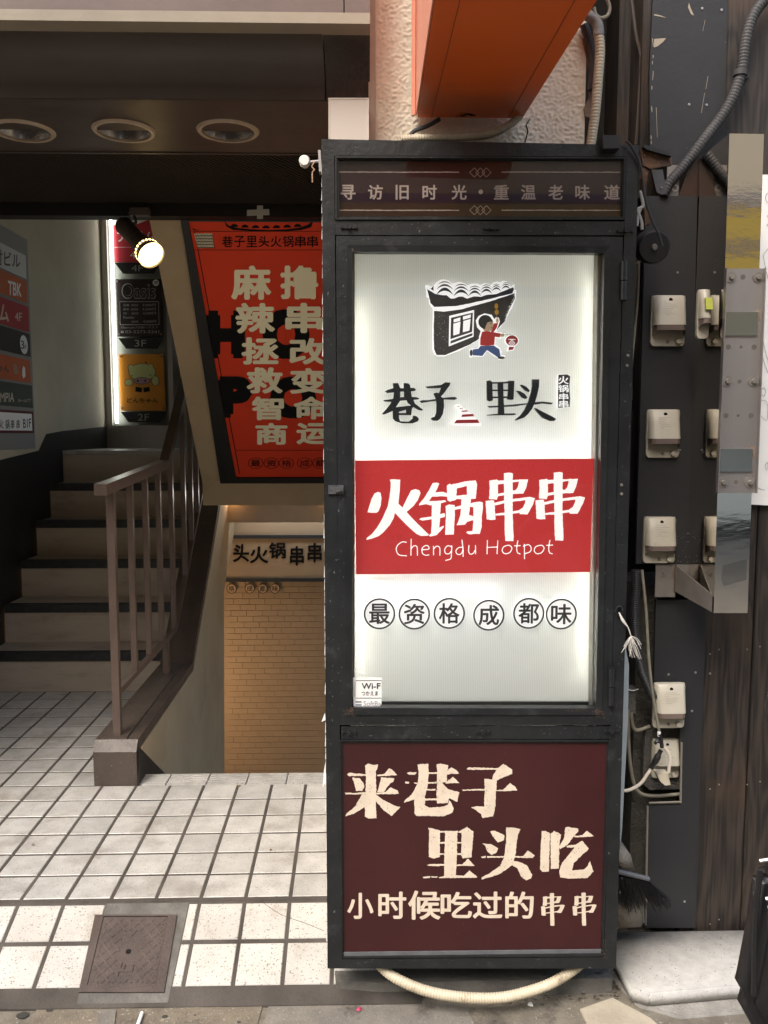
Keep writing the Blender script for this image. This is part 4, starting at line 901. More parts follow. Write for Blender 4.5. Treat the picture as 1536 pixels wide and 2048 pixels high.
cable('conduit', ((1272, 1140), (1272, 1180), (1269, 1230), (1273, 1290), (1283, 1340), (1296, 1372), (1306, 1396)), 2.53, .0155, M_conduitk, 'black corrugated conduit in the slot beside the lower cabinet', 'conduit', ribs=True, pitch=.006)
cable('cable', ((1284, 1140), (1292, 1220), (1298, 1320), (1307, 1400), (1316, 1450), (1321, 1476), (1325, 1492)), 2.50, .0045, M_cable, 'grey-green cable running down to the taped joint')
cable('cable', ((1337, 1545), (1340, 1520), (1336, 1505), (1328, 1495)), 2.49, .005, M_cablew, 'white cable looping from the taped joint to the lowest outlet')
cable('cable', ((1241, 1581), (1258, 1580), (1280, 1568), (1295, 1548), (1303, 1536)), 2.48, .0052, M_cablew, 'pinkish white cable curving from the cabinet to the taped joint')
tj = MB(); tj.tube(spline([on(x, y, PY(2.48)) for x, y in ((1302, 1537), (1312, 1520), (1322, 1500))], 5), [.0075]*4+[.010]*4+[.007]*3, 10)
tj.tube(spline([on(x, y, PY(2.48)) for x, y in ((1324, 1495), (1322, 1480), (1318, 1468))], 5), .0065, 8); tj.tube(spline([on(x, y, PY(2.48)) for x, y in ((1321, 1484), (1314, 1483), (1309, 1488))], 5), .005, 8)
tag(tj.build('taped_joint', M_tape, None, True), 'black taped cable joint hanging over the lowest outlet box', 'cable joint')
tag(MB().cyl(on(1318, 1464, PY(2.48)), on(1318, 1472, PY(2.48)), .0055).build('wire_cap', M_paper), 'small white cap on top of the taped cable joint', 'cap')
pl_ = MB(); pl_.prism([on(x, y, PY(2.52)) for x, y in ((1313, 1546), (1336, 1546), (1341, 1570), (1330, 1571), (1320, 1562))], (0, .03, 0)); tag(pl_.build('plug', mat('cream_plug', (.6, .54, .42), None)), 'cream plug under the lowest outlet box', 'plug')
cable('cable', ((1256, 1420), (1258, 1500), (1266, 1560), (1280, 1586), (1310, 1592), (1360, 1588)), 2.60, .006, M_cable, 'grey cable bending along the bottom of the board notch')
cable('cable', ((1262, 1425), (1267, 1455), (1278, 1460), (1300, 1452)), 2.60, .006, M_cable, 'short grey pipe stub beside the fourth outlet box')
jb = MB(); q = [on(x, y, PY(2.60)) for x, y in ((1257, 1375), (1271, 1375), (1271, 1428), (1257, 1428))]; jb.prism(q, (0, .03, 0)); tag(jb.build('cable_sleeve', M_conc), 'weathered grey sleeve strapped with a cable tie beside the conduit', 'sleeve')
cable('cable_tie', ((1256, 1379), (1266, 1381), (1277, 1378)), 2.595, .002, M_paper, 'white cable tie round the grey sleeve', 'cable tie')
gk = MB(); gk.prism([on(x, y, PY(YW+.022)) for x, y in ((1292, 1455), (1364, 1455), (1362, 1578), (1300, 1580), (1285, 1568), (1288, 1500))], (0, .02, 0)); tag(gk.build('outlet_gasket', mat('dirty_gasket', (.06, .055, .05), (.1, .095, .085), 40, .9, bump=.8, bscale=90)), 'dirty dark backing plate behind the lowest outlet', 'plate')
tag(MB().prism([on(x, y, PY(2.44)) for x, y in ((1247, 1270), (1258, 1330), (1256, 1440), (1244, 1660), (1240, 1700), (1243, 1450))], (0, .006, 0)).build('plastic_strip', M_pale), 'tapering pale blue plastic strip along the right edge of the cabinet', 'strip')
# string tuft
st_ = MB(); base = on(1238, 1225, PY(2.235)); kn_ = on(1262, 1272, PY(2.23))
for k in range(4): st_.tube(spline([base+Vector((random.uniform(-.002, .002), 0, 0)), on(1246, 1240, PY(2.228))+Vector((random.uniform(-.003, .003), 0, random.uniform(-.003, .003))), on(1256, 1255, PY(2.228)), kn_], 6), .0016, 5)
for k in range(26):
    e = on(random.uniform(1242, 1285), random.uniform(1285, 1318), PY(2.23)); st_.tube(spline([kn_, kn_.lerp(e, .5)+Vector((random.uniform(-.006, .006), random.uniform(-.006, .006), .004)), e], 5), .0008, 4)
tag(st_.build('string_tuft', mat('grey_white_string', (.55, .53, .5), None)), 'frayed white string tied to the latch loop on the right of the cabinet', 'string')
# broom head and stones
br_ = thing('broom', 'upturned black broom head resting on stones in the slot right of the cabinet', 'broom')
MB().tube([on(1232, 1742, PY(2.40)), on(1297, 1758, PY(2.42))], .008, 8).build('broom_bar', mat('grey_blue_plastic', (.10, .105, .115), None, rough=.4), br_)
bs = MB()
for k in range(420):
    u = random.random(); a = on(1230, 1746, PY(2.42)).lerp(on(1295, 1760, PY(2.43)), u)+Vector((0, random.uniform(-.02, .02), 0))
    L_ = random.uniform(.07, .11); dx_ = .02+.055*u**2+random.uniform(-.012, .012); e = a+Vector((dx_, random.uniform(-.03, .02), -L_*(1-.15*u)))
    bs.tube(spline([a, a.lerp(e, .5)+Vector((random.uniform(-.008, .008), random.uniform(-.006, .006), 0)), e], 3), .0009, 3, cap=False)
bo_ = bs.build('bristles', M_rubber, br_); bo_['kind'] = 'stuff'
def rock(name, pts, y, th, m, label):
    P0 = [on(a, b, PY(y)) for a, b in pts]; bm = bmesh.new(); mb = MB().prism(P0, (0, th, 0)); me = bpy.data.meshes.new(name); me.from_pydata(mb.v, [], mb.f); bm.from_mesh(me)
    bmesh.ops.recalc_face_normals(bm, faces=bm.faces); bmesh.ops.bevel(bm, geom=[e for e in bm.edges if e.calc_face_angle(0) > .5], offset=.012, segments=3, affect='EDGES')
    bm.to_mesh(me); bm.free()
    for p in me.polygons: p.use_smooth = True
    return tag(link(name, me, m), label, 'stone')
rock('stone_block', ((1222, 1700), (1250, 1697), (1264, 1715), (1274, 1752), (1230, 1752)), 2.46, .10, M_stone, 'upper rounded grey stone above the broom bar')
rock('stone_block', ((1225, 1790), (1290, 1800), (1292, 1858), (1225, 1862)), 2.44, .10, M_stone, 'lower squared stone block under the broom bristles')
# granite step
GZ = -.094; gp = PZ(GZ)
gr = thing('granite_step', 'pale speckled granite doorstep with a clipped corner below the plank wall', 'step')
def slab(name, px, z, th, m, bev=.005):
    P0 = [on(a, b, PZ(z)) for a, b in px]; mb = MB().prism(P0, (0, 0, -th)); me = bpy.data.meshes.new(name); me.from_pydata(mb.v, [], mb.f); bm = bmesh.new(); bm.from_mesh(me)
    bmesh.ops.recalc_face_normals(bm, faces=bm.faces); bmesh.ops.bevel(bm, geom=[e for e in bm.edges if e.calc_face_angle(0) > .4], offset=bev, segments=3, affect='EDGES'); bm.to_mesh(me); bm.free()
    for p in me.polygons: p.use_smooth = True
    return link(name, me, m, gr)
xw = 2.2
b0, b1 = on(1232, 1868, gp), on(1232, 1940, gp)
slab('slab', ((1226, 1863), (2100, 1850), (2100, 1955), (1460, 1972), (1300, 1986), (1262, 1975), (1228, 1915)), GZ, .045, M_gran)
slab('kerbstone', ((1215, 1880), (2100, 1860), (2100, 2000), (1480, 2022), (1360, 2032), (1275, 2008), (1215, 1945)), GZ-.046, .09, M_gran2)

# ================================================================== SIGN CABINET
sg = thing('sign_cabinet', 'tall black framed restaurant sign cabinet with a lit white window', 'sign')
Y0 = 2.25
def cp_(pts, y): return [on(a, b, PY(y)) for a, b in pts]
OUT = ((643, 278), (1278, 290), (1232, 1937), (655, 1937)); INN = ((668, 311), (1253, 313), (1208, 1914), (684, 1918))
MB().ring(cp_(OUT, Y0), cp_(INN, Y0), (0, .215, 0)).build('case', M_black, sg)
bk = cp_(OUT, Y0+.217); MB().prism(bk, (0, .006, 0)).build('case_back', M_black, sg)
MB().prism(cp_(((669, 441), (1250, 443), (1249, 470), (669, 470)), Y0+.0015), (0, .05, 0)).build('rail', M_black, sg)
MB().prism(cp_(((682, 1453), (1221, 1453), (1220, 1478), (682, 1478)), Y0+.0015), (0, .05, 0)).build('rail', M_black, sg)
def bevel_frame(name, o, i, y, th, m=M_black, step=.35, rec=.004):
    mid = [(a[0]+(b[0]-a[0])*step, a[1]+(b[1]-a[1])*step) for a, b in zip(o, i)]
    mb = MB(); mb.ring(cp_(o, y), cp_(mid, y), (0, th, 0)); mb.ring(cp_(mid, y+rec), cp_(i, y+rec), (0, th, 0)); return mb.build(name, m, sg)
bevel_frame('panel_frame', ((669.5, 312), (1252, 314), (1249, 439), (670, 439)), ((677, 319), (1246, 320), (1243, 433), (679, 433)), Y0-.003, .04, step=.5, rec=.006)
top_in = ((674, 316), (1249, 317), (1246, 436), (676, 436))
tpn = MB().prism(cp_(top_in, Y0+.018), (0, .01, 0)).build('upper_panel', M_maroon2, sg)
MB().prism(cp_(((677.5, 319.5), (1245.5, 320.5), (1242.5, 432.5), (679.5, 432.5)), Y0+.008), (0, .0025, 0)).build('glass_pane', M_glass, sg)
PT = PY(Y0+.0175)
mb = MB(); Z8 = lambda x, y: (660+x/2.4774, 290+y/2.4774)
for ch, (a, b) in zip('寻访旧时光重温老味道', ((52, 127), (188, 262), (325, 390), (458, 530), (602, 677), (812, 886), (946, 1020), (1082, 1155), (1215, 1288), (1358, 1436))):
    x0, y0 = Z8(a, 197); x1, y1 = Z8(b, 271); text_px(mb, ch, x0, y0, x1, y1, PT, .035)
disc(mb, on(*Z8(747, 232), PT), 4.3/F*2.3, t=.0003)
mb.build('lettering', M_cream2, tpn)
mb = MB()
for yy in (134, 323):
    for a, b in ((40, 640), (850, 1440)):
        mb.flat([on(*Z8(x, y), PT) for x, y in jag([(a, yy-2.5), (b, yy-2.5+1), (b, yy+3), (a, yy+2.5)], .9, 15)])
    for cx in (715, 745, 775):
        c = on(*Z8(cx, yy+2 if yy < 200 else yy), PT); r = 24/2.477/F*2.27
        vs = [c+Vector((dx_*rr, 0, dz_*rr*.95)) for rr in (r, r*.86) for dx_, dz_ in ((1, 0), (0, 1), (-1, 0), (0, -1))]
        mb.add(vs, [(k, (k+1) % 4, 4+(k+1) % 4, 4+k) for k in range(4)])
mb.build('printed_rule', M_cream2, tpn)
# door
DO = ((672, 472), (1246, 474), (1221, 1450), (678, 1450)); DI = ((705, 503), (1209, 506), (1192, 1417), (704, 1416))
mid1 = ((694, 490), (1222, 493), (1204, 1430), (693, 1430))
mb = MB(); mb.ring(cp_(DO, Y0-.002), cp_(mid1, Y0-.002), (0, .035, 0)); dr = mb.build('door_frame', M_black, sg)
mb = MB(); mb.ring(cp_(mid1, Y0-.006), cp_(DI, Y0-.004), (0, .030, 0)); mb.build('glazing_bead', M_black, dr)
gp_ = MB().prism(cp_(DI, Y0+.012), (0, .003, 0)).build('glass_pane', M_glass, dr)
# inner box
IB = ((709, 499), (1196, 502), (1184, 1422), (709, 1422)); BKD = Y0+.075
MB().ring(cp_(((690, 490), (1226, 492), (1208, 1432), (690, 1432)), Y0+.034), [Vector((p.x, Y0+.034, p.z)) for p in cp_(IB, Y0+.034)], (0, .045, 0)).build('inner_casing', mat('grey_liner', (.36, .35, .32), (.28, .27, .25), 20, .5, metal=.3), sg)
MB().prism([Vector((p.x, p.y, p.z)) for p in cp_(((690, 490), (1226, 492), (1208, 1432), (690, 1432)), Y0+.19)], (0, .004, 0)).build('light_box_back', mat('light_box_white', (.75, .75, .73), None), sg)
sd_ = cp_(((690, 490), (1226, 492), (1208, 1432), (690, 1432)), Y0+.08); si_ = cp_(((698, 497), (1220, 499), (1202, 1426), (698, 1426)), Y0+.08)
MB().ring(sd_, si_, (0, .108, 0)).build('light_box_side', MATS['light_box_white'], sg)
bp = MB().prism(cp_(((702, 494), (1196, 494), (1184, 1410), (702, 1410)), BKD), (0, .0025, 0)).build('backing_panel', M_back, sg)
MB().prism(cp_(((709, 1404), (1186, 1404), (1184, 1418), (709, 1418)), BKD-.006), (0, .012, 0)).build('bottom_ledge', M_black, sg)
# lamp tubes behind the panel
YT = BKD+.026
def tubepx(a, b, r, m): MB().cyl(on(*a, PY(YT)), on(*b, PY(YT)), r, None, 10).build('lamp_tube', m, sg)
tubepx((722, 610), (722, 1345), .008, M_ledw)
tubepx((1172, 565), (1160, 1330), .008, M_ledw)
tubepx((735, 900), (1160, 898), .007, M_ledw2)
tubepx((735, 1172), (1000, 1172), .0045, M_ledw2)
for x in (762, 828, 898, 972, 1055, 1122): tubepx((x-12, 1196), (x+12, 1196), .004, M_ledw2)
# red panel
YR = BKD-.024
RP = ((710, 921), (1187, 917), (1180, 1144), (712, 1149))
rp = MB().prism(cp_(RP, YR), (0, .006, 0)).build('red_panel', M_red, sg)
PR = PY(YR-.0006)
A_ = (720, 930); B_ = (960, 930)
huo = [[(95,605),(150,430),(185,365),(230,345),(262,355),(275,420),(265,520),(235,595),(210,612),(150,612)],
 [(380,190),(410,182),(515,188),(508,330),(492,500),(445,615),(430,680),(380,770),(300,860),(240,910),(160,940),(85,960),(85,935),(150,885),(220,800),(290,680),(355,530),(380,400),(393,280),(393,215)],
 [(545,545),(600,430),(655,325),(710,308),(760,325),(775,360),(740,450),(680,530),(595,600),(520,620),(480,560)],
 [(492,498),(525,525),(560,560),(640,650),(740,755),(880,890),(870,905),(780,908),(720,880),(620,790),(520,690),(445,612),(455,560)]]
guo = [[(930,230),(985,225),(1015,238),(965,350),(1065,345),(1120,365),(1115,405),(1050,400),(920,405),(880,465),(985,460),(1090,450),(1105,470),(1030,490),(900,518),(840,500),(755,518),(760,495),(830,410),(885,320)],
 [(920,505),(1035,480),(1025,640),(1025,700),(1012,800),(1075,778),(1070,800),(1025,850),(985,895),(900,915),(880,905),(912,870),(918,700)],
 [(760,700),(775,680),(920,660),(1080,615),(1090,640),(1085,665),(1025,680),(920,695),(800,712)],
 [(1112,265),(1145,240),(1180,255),(1250,240),(1240,300),(1230,445),(1150,470),(1118,450)],
 [(1175,250),(1360,208),(1480,197),(1490,262),(1370,268),(1240,300),(1180,310)],
 [(1365,208),(1480,197),(1498,240),(1482,430),(1415,435),(1415,520),(1300,560),(1300,385),(1370,380)],
 [(1180,392),(1240,392),(1380,385),(1380,432),(1240,436),(1150,470)],
 [(1095,525),(1140,505),(1212,515),(1215,620),(1200,890),(1090,895),(1100,640)],
 [(1205,540),(1310,515),(1310,560),(1205,572)],
 [(1300,430),(1418,435),(1415,490),(1400,600),(1395,640),(1450,655),(1455,705),(1375,725),(1345,762),(1235,772),(1260,720),(1285,640)],
 [(1410,495),(1460,478),(1536,468),(1574,480),(1572,560),(1560,650),(1556,800),(1535,880),(1400,888),(1360,865),(1375,848),(1440,845),(1452,700),(1450,540),(1410,535)]]
chuan = [[(305,105),(375,97),(420,108),(418,370),(418,640),(430,900),(428,975),(325,972),(318,880),(312,500),(308,380)],
 [(120,200),(215,185),(240,205),(230,250),(232,400),(215,445),(115,435),(125,300)],
 [(215,200),(310,195),(615,185),(610,212),(500,210),(310,240),(225,248)],
 [(498,186),(615,188),(590,290),(555,365),(410,372),(410,325),(450,325),(480,290),(497,230)],
 [(225,370),(312,352),(312,385),(230,400)],
 [(72,460),(150,450),(180,455),(188,520),(198,700),(140,705),(85,695)],
 [(180,485),(310,455),(420,435),(640,408),(705,425),(690,460),(580,450),(430,468),(310,490),(190,518)],
 [(580,425),(705,425),(680,500),(610,632),(510,630),(505,612),(415,625),(415,595),(500,580),(550,545),(580,480)],
 [(195,625),(318,608),(318,640),(200,648)]]
mb = MB(); strokes(mb, huo, A_, 6.4, PR, 1.2, 30); strokes(mb, guo, A_, 6.4, PR, 2.2, 22)
strokes(mb, chuan, B_, 6.4, PR, 2.2, 22); strokes(mb, chuan, B_, 6.4, PR, 2.2, 22, dx=638, dy=-8)
PRt = PR
def pen(mb, pts, r, org, sc, pl):          # round-pen line as a flat ribbon
    P2 = spline([Vector((x, y, 0)) for x, y in pts], 6) if len(pts) > 2 else [Vector((*pts[0], 0)), Vector((*pts[-1], 0))]
    L_, R_ = [], []
    for i, p in enumerate(P2):
        t = (P2[min(i+1, len(P2)-1)]-P2[max(i-1, 0)]).normalized(); n = Vector((-t.y, t.x, 0)); k = r*(.85+.25*abs(math.sin(i*.9)))
        L_.append(p+n*k); R_.append(p-n*k)
    for i in range(len(P2)-1):
        mb.quad(*[on(org[0]+q.x/sc, org[1]+q.y/sc, pl) for q in (L_[i], L_[i+1], R_[i+1], R_[i])])
W_ = [[(598,990),(540,985),(480,1030),(465,1090),(500,1150),(600,1163)], [(655,945),(652,1160)], [(655,1070),(690,1035),(730,1050),(735,1160)],
 [(790,1085),(880,1075),(870,1035),(830,1035),(795,1070),(800,1130),(840,1155),(885,1150)], [(940,1035),(942,1155)], [(942,1075),(980,1040),(1020,1060),(1022,1160)],
 [(1175,1045),(1120,1035),(1085,1080),(1095,1130),(1140,1135),(1170,1100)], [(1175,1030),(1170,1130),(1160,1200),(1090,1222)], [(1320,1050),(1260,1060),(1228,1100),(1245,1140),(1290,1140),(1320,1090)], [(1305,955),(1318,1080),(1320,1175)],
 [(1395,1025),(1390,1100),(1410,1140),(1450,1130),(1475,1090)], [(1478,1025),(1480,1140)]]
W2 = [[(95,960),(90,1142)], [(228,965),(218,1140)], [(92,1055),(225,1050)], [(345,1030),(300,1050),(285,1100),(320,1135),(380,1120),(408,1065),(380,1030),(345,1030)], [(485,965),(470,1060),(480,1120),(518,1140)], [(435,1035),(520,1032)],
 [(568,1010),(570,1205)], [(550,1040),(620,1020),(655,1060),(640,1110),(575,1135)], [(755,1030),(710,1050),(695,1100),(730,1135),(790,1120),(820,1065),(795,1030),(755,1030)], [(895,960),(880,1060),(890,1120),(930,1138)], [(848,1028),(935,1025)]]
for p in W_: pen(mb, p, 6.2, A_, 6.4, PR)
for p in W2: pen(mb, p, 6.2, B_, 6.4, PR)
mb.build('lettering', mat('glowing_letter', (.85, .84, .82), None, emit=(1, .98, .95), estr=.35), rp)  # letters emit by themselves in place of light from behind the panel
# raised grey characters
C_ = (760, 745); D_ = (960, 745); YL = BKD-.014; PLt = PY(YL)
G_xiang = [[(197,165),(278,162),(312,240),(312,380),(205,400),(215,300)], [(365,162),(430,165),(460,190),(475,280),(490,390),(370,395),(368,240)],
 [(75,290),(120,265),(205,240),(360,242),(520,235),(553,258),(540,280),(470,290),(320,292),(205,305),(110,315)],
 [(50,425),(100,420),(200,405),(350,375),(560,378),(605,398),(590,412),(500,420),(280,435),(160,450),(75,445)],
 [(200,395),(330,380),(300,450),(240,540),(200,590),(90,635),(50,648),(30,632),(90,570),(160,480)], [(400,410),(510,415),(540,480),(665,572),(640,585),(590,575),(500,520),(430,470)],
 [(200,540),(530,500),(500,545),(300,600),(200,610)], [(400,520),(495,515),(480,655),(400,655)], [(195,590),(290,580),(292,700),(310,750),(440,755),(500,710),(510,662),(560,670),(600,710),(580,750),(500,780),(340,780),(240,750),(200,710)], [(285,622),(480,620),(480,655),(290,655)]]
G_zi = [[(700,215),(850,200),(940,190),(1000,150),(1085,155),(1070,200),(990,310),(945,360),(905,320),(940,235),(800,240),(730,242)],
 [(822,325),(870,308),(910,318),(950,380),(978,400),(985,520),(965,640),(920,715),(880,742),(820,740),(780,715),(800,690),(840,680),(865,620),(870,500),(862,410),(845,370)],
 [(607,440),(650,425),(740,425),(860,405),(980,390),(1080,378),(1160,375),(1188,400),(1150,420),(980,412),(860,435),(740,450),(640,468)]]
G_li = [[(105,130),(150,118),(190,145),(197,430),(150,442),(112,425)], [(385,145),(455,125),(530,128),(515,415),(480,420),(425,412),(425,390),(438,260),(438,160)], [(185,148),(400,142),(440,165),(190,170)], [(188,262),(440,262),(440,284),(190,284)], [(190,370),(430,365),(430,390),(190,394)],
 [(275,150),(358,150),(362,350),(375,655),(280,655),(285,400)], [(118,515),(280,508),(520,490),(720,470),(730,490),(540,520),(150,540)], [(105,650),(280,630),(530,626),(565,640),(520,654),(280,658),(120,662)]]
G_tou = [[(620,190),(650,188),(715,220),(770,280),(750,300),(700,280),(650,235)], [(562,280),(620,285),(690,330),(730,385),(700,405),(650,385),(600,330)],
 [(803,105),(912,105),(908,220),(870,380),(840,470),(800,560),(740,640),(680,690),(600,720),(545,738),(545,722),(620,660),(690,570),(745,450),(790,300),(805,200)], [(835,458),(960,445),(1125,465),(1100,488),(960,475),(845,495)], [(835,548),(870,550),(980,610),(1100,670),(1172,712),(1140,745),(1080,745),(960,690),(890,620)]]
for g, org in ((G_xiang, C_), (G_zi, C_), (G_li, D_), (G_tou, D_)):
    mb = MB(); strokes(mb, g, org, 7.68, PLt, 0, 12, .00008, Vector((0, .012, 0))); mb.build('raised_character', M_letter, sg)
# pagoda of red steps
PS = PY(BKD-.010)
pg = MB().prism([on(x, y, PS) for x, y in ((909, 811), (912, 809), (919, 808.5), (923, 811), (932, 821), (945, 828), (949, 836), (962, 846), (963, 850), (960, 852), (906, 852), (903, 850), (904, 847), (916, 837), (920, 829), (911, 815))], (0, .008, 0)).build('stepped_emblem', M_glow, sg)
mb = MB(); strokes(mb, [[(1185,513),(1222,513),(1225,522),(1190,523)], [(1223,548),(1270,548),(1274,558),(1228,559)], [(1250,588),(1335,580),(1358,598),(1258,605)], [(1262,645),(1430,635),(1448,672),(1250,683)], [(1175,728),(1500,722),(1532,775),(1138,780)]], C_, 7.68, PY(BKD-.0105)); mb.build('red_bar', mat('sign_red', (.5, .03, .04), None), pg)
# seal
PSl = PY(BKD-.012)
sl_ = MB().prism([on(x, y, PSl) for x, y in ((1117, 749), (1134, 749), (1139, 754), (1139, 780), (1138, 815), (1115, 817), (1115, 755))], (0, .010, 0)).build('seal_emblem', M_glow, sg)
mb = MB(); strokes(mb, [[(1205,35),(1340,30),(1385,60),(1375,200),(1378,300),(1385,400),(1378,530),(1200,545),(1198,300)]], D_, 7.68, PY(BKD-.0125)); mb.build('seal_ground', M_letter, sl_)
mb = MB()
for ch, bx in zip('火锅串串', ((1200, 55, 1362, 180), (1200, 190, 1362, 305), (1212, 320, 1358, 420), (1212, 425, 1358, 540))):
    text_px(mb, ch, 960+bx[0]/7.68, 745+bx[1]/7.68, 960+bx[2]/7.68, 745+bx[3]/7.68, PY(BKD-.0131), .04)
mb.build('lettering', M_glow, sl_)
# house emblem
G_ = (840, 540); gs_ = 6.98
plate = [(75,215),(100,205),(150,235),(190,225),(230,170),(290,135),(340,132),(400,150),(450,190),(520,170),(570,168),(620,185),(660,215),(720,190),(800,190),(840,210),(900,185),(950,192),(985,210),(1030,170),(1080,160),(1110,175),(1160,150),(1210,158),(1250,200),(1270,235),(1310,195),(1320,205),(1315,270),(1345,285),(1335,400),(1290,520),(1200,680),(1130,790),(1060,860),(900,900),(840,960),(800,985),(560,1120),(350,1200),(240,1205),(200,1170),(180,1100),(178,900),(185,540),(135,460),(125,380),(95,370),(90,280)]
he = MB(); strokes(he, [plate], G_, gs_, PY(BKD-.012), 0, 12, 0, Vector((0, .011, 0))); he = he.build('house_emblem', M_glow, sg)
M_char = mat('charcoal_print', (.055, .055, .058), (.07, .07, .072), 60, .5)
dk = [[(197,570),(330,582),(560,552),(1000,430),(1320,325),(1325,400),(1240,560),(1180,720),(1080,830),(1050,865),(900,900),(830,960),(700,1040),(350,1188),(230,1185),(195,1100),(190,900)],
 [(98,265),(215,335),(300,350),(370,350),(430,400),(480,398),(540,372),(600,372),(660,400),(750,368),(850,375),(930,348),(1060,335),(1180,290),(1300,240),(1312,270),(1290,325),(1000,398),(700,465),(500,505),(300,512),(200,515),(145,460),(125,370)],
 [(100,232),(150,262),(190,215),(190,290)]]
mb = MB(); strokes(mb, dk, G_, gs_, PY(BKD-.0125), 2, 30)
for (cx, w_, ap_) in ((345, 118, 245), (575, 106, 272), (765, 88, 285), (928, 80, 262), (1066, 64, 240), (1200, 62, 218)):
    k_ = w_/118
    for dy_, th_, wf, dr_ in ((0, 44, 1.0, 100), (-50*k_, 27, .96, 72), (-88*k_, 15, .84, 46)):
        tt = [-1+i/7 for i in range(15)]
        up1 = [(cx+w_*wf*t, ap_+dy_+dr_*k_*t*t) for t in tt]; lo1 = [(cx+w_*wf*t, ap_+dy_+dr_*k_*t*t+th_*k_*(1-t*t*.9)+1) for t in tt]
        strokes(mb, [up1+lo1[::-1]], G_, gs_, PY(BKD-.0127))
mb.build('house_drawing', M_char, he)
mb = MB(); strokes(mb, [[(408,640),(755,558),(748,930),(400,1068)]], G_, gs_, PY(BKD-.0132))
strokes(mb, [[(random.uniform(205, 340)+dx_, 0) for dx_ in (0,)] * 0 or [(210, 700), (214, 700), (214, 706)]], G_, gs_, PY(BKD-.0132))
for _ in range(45):
    x, y = random.uniform(200, 380), random.uniform(600, 1120); r_ = random.uniform(1.5, 4); strokes(mb, [[(x-r_, y), (x, y-r_*1.6), (x+r_, y), (x, y+r_)]], G_, gs_, PY(BKD-.0132))
for _ in range(22):
    x = random.uniform(1180, 1310); y = 400+(1310-x)*2.3+random.uniform(-50, 10); strokes(mb, [[(x-14, y+8), (x+12, y-8), (x+14, y-4)]], G_, gs_, PY(BKD-.0132))
mb.build('window_drawing', M_glow, he)
mb = MB(); strokes(mb, [[(433,668),(738,594),(728,862),(425,965)], [(430,990),(735,880),(730,915),(425,1028)]], G_, gs_, PY(BKD-.0136)); mb.build('window_frame_drawing', M_char, he)
mb = MB(); strokes(mb, [[(470,690),(565,660),(560,712),(470,732)], [(466,750),(565,722),(550,890),(465,915)], [(600,650),(710,620),(708,665),(600,695)], [(605,712),(706,684),(690,845),(598,870)]], G_, gs_, PY(BKD-.014)); mb.build('window_pane_drawing', M_glow, he)
fg = MB(); strokes(fg, [[(690,1110),(725,1095),(800,1095),(835,1050),(825,930),(850,850),(800,800),(780,700),(820,640),(900,605),(1000,625),(1040,690),(1060,660),(1100,665),(1115,720),(1090,790),(1060,860),(1130,875),(1190,885),(1190,930),(1120,955),(1050,945),(1050,1040),(1110,1080),(1140,1130),(1130,1190),(1190,1195),(1180,1235),(1110,1258),(1080,1220),(1020,1195),(940,1130),(880,1210),(740,1205),(720,1220),(690,1215)]], G_, gs_, PY(BKD-.017), 0, 12, 0, Vector((0, .004, 0)))
fg = fg.build('running_child_emblem', M_glow, sg); PF = PY(BKD-.0174)
def ell(cx, cy, rx, ry, n=18, a0=0, a1=2*math.pi): return [(cx+rx*math.cos(a0+(a1-a0)*i/n), cy+ry*math.sin(a0+(a1-a0)*i/n)) for i in range(n if a1-a0 > 6 else n+1)]
for nm_, col_, polys in (('skin_print', (.90, .66, .44), [[(870,800),(930,730),(1000,695),(1022,720),(1028,770),(1012,830),(960,865),(890,850)], [(1055,690),(1085,668),(1102,700),(1095,735),(1065,735)], [(1120,890),(1165,885),(1185,905),(1170,932),(1120,932)]]),
                      ('hair_print', (.035, .035, .04), [ell(912, 725, 98, 98), [(950,700),(1010,690),(1020,730),(980,700),(940,740),(930,800),(890,830),(860,780)]]),
                      ('red_shirt_print', (.75, .05, .05), [[(868,860),(930,855),(1000,865),(1125,885),(1112,942),(1045,930),(1038,1045),(940,1060),(840,1050),(842,950)], [(990,862),(1035,745),(1090,738),(1075,800),(1025,870)]]),
                      ('blue_trouser_print', (.10, .18, .48), [[(842,1060),(1030,1055),(1108,1105),(1125,1200),(1085,1220),(1030,1180),(935,1118),(870,1200),(735,1190),(735,1108),(815,1098)]]),
                      ('shoe_print', (.05, .06, .055), [ell(714, 1155, 20, 45), ell(1135, 1225, 50, 20)])):
    mb = MB(); strokes(mb, polys, G_, gs_, PF, 0, 12, .00006); PF = off(PF, .0003); mb.build(nm_, mat('emblem_'+nm_, col_, None, rough=.5), fg)
mb = MB(); strokes(mb, [[(915,790),(940,735),(985,712),(1015,735),(1025,775),(1008,830),(960,858),(905,842)]], G_, gs_, PF); mb.build('face_print', MATS['emblem_skin_print'], fg); PF = off(PF, .0002)
mb = MB(); strokes(mb, [ell(990, 745, 7, 12), [(960, 722), (1000, 718), (1000, 723), (962, 728)]], G_, gs_, PF)
strokes(mb, [[(1180,900),(1320,908),(1320,912),(1180,906)]], G_, gs_, PF); mb.build('line_print', M_char, fg)
mb = MB(); strokes(mb, [ell(1000, 805, 12, 6)], G_, gs_, PF); mb.build('mouth_print', mat('sign_red', (.5, .03, .04), None), fg)
mb = MB(); strokes(mb, [ell(1065, 505, 26, 40), ell(1070, 588, 30, 38), [(1068, 620), (1073, 620), (1078, 690), (1073, 690)]], G_, gs_, PF); mb.build('coin_print', mat('emblem_gold', (.85, .48, .07), None), fg)
lt = MB(); strokes(lt, [ell(1283, 985, 96, 84), [(1235,1050),(1330,1050),(1310,1120),(1215,1135)], [(1255, 910), (1310, 910), (1310, 940), (1255, 940)]], G_, gs_, PY(BKD-.012), 0, 12, .0001, Vector((0, .008, 0))); lt = lt.build('lantern_emblem', M_glow, sg)
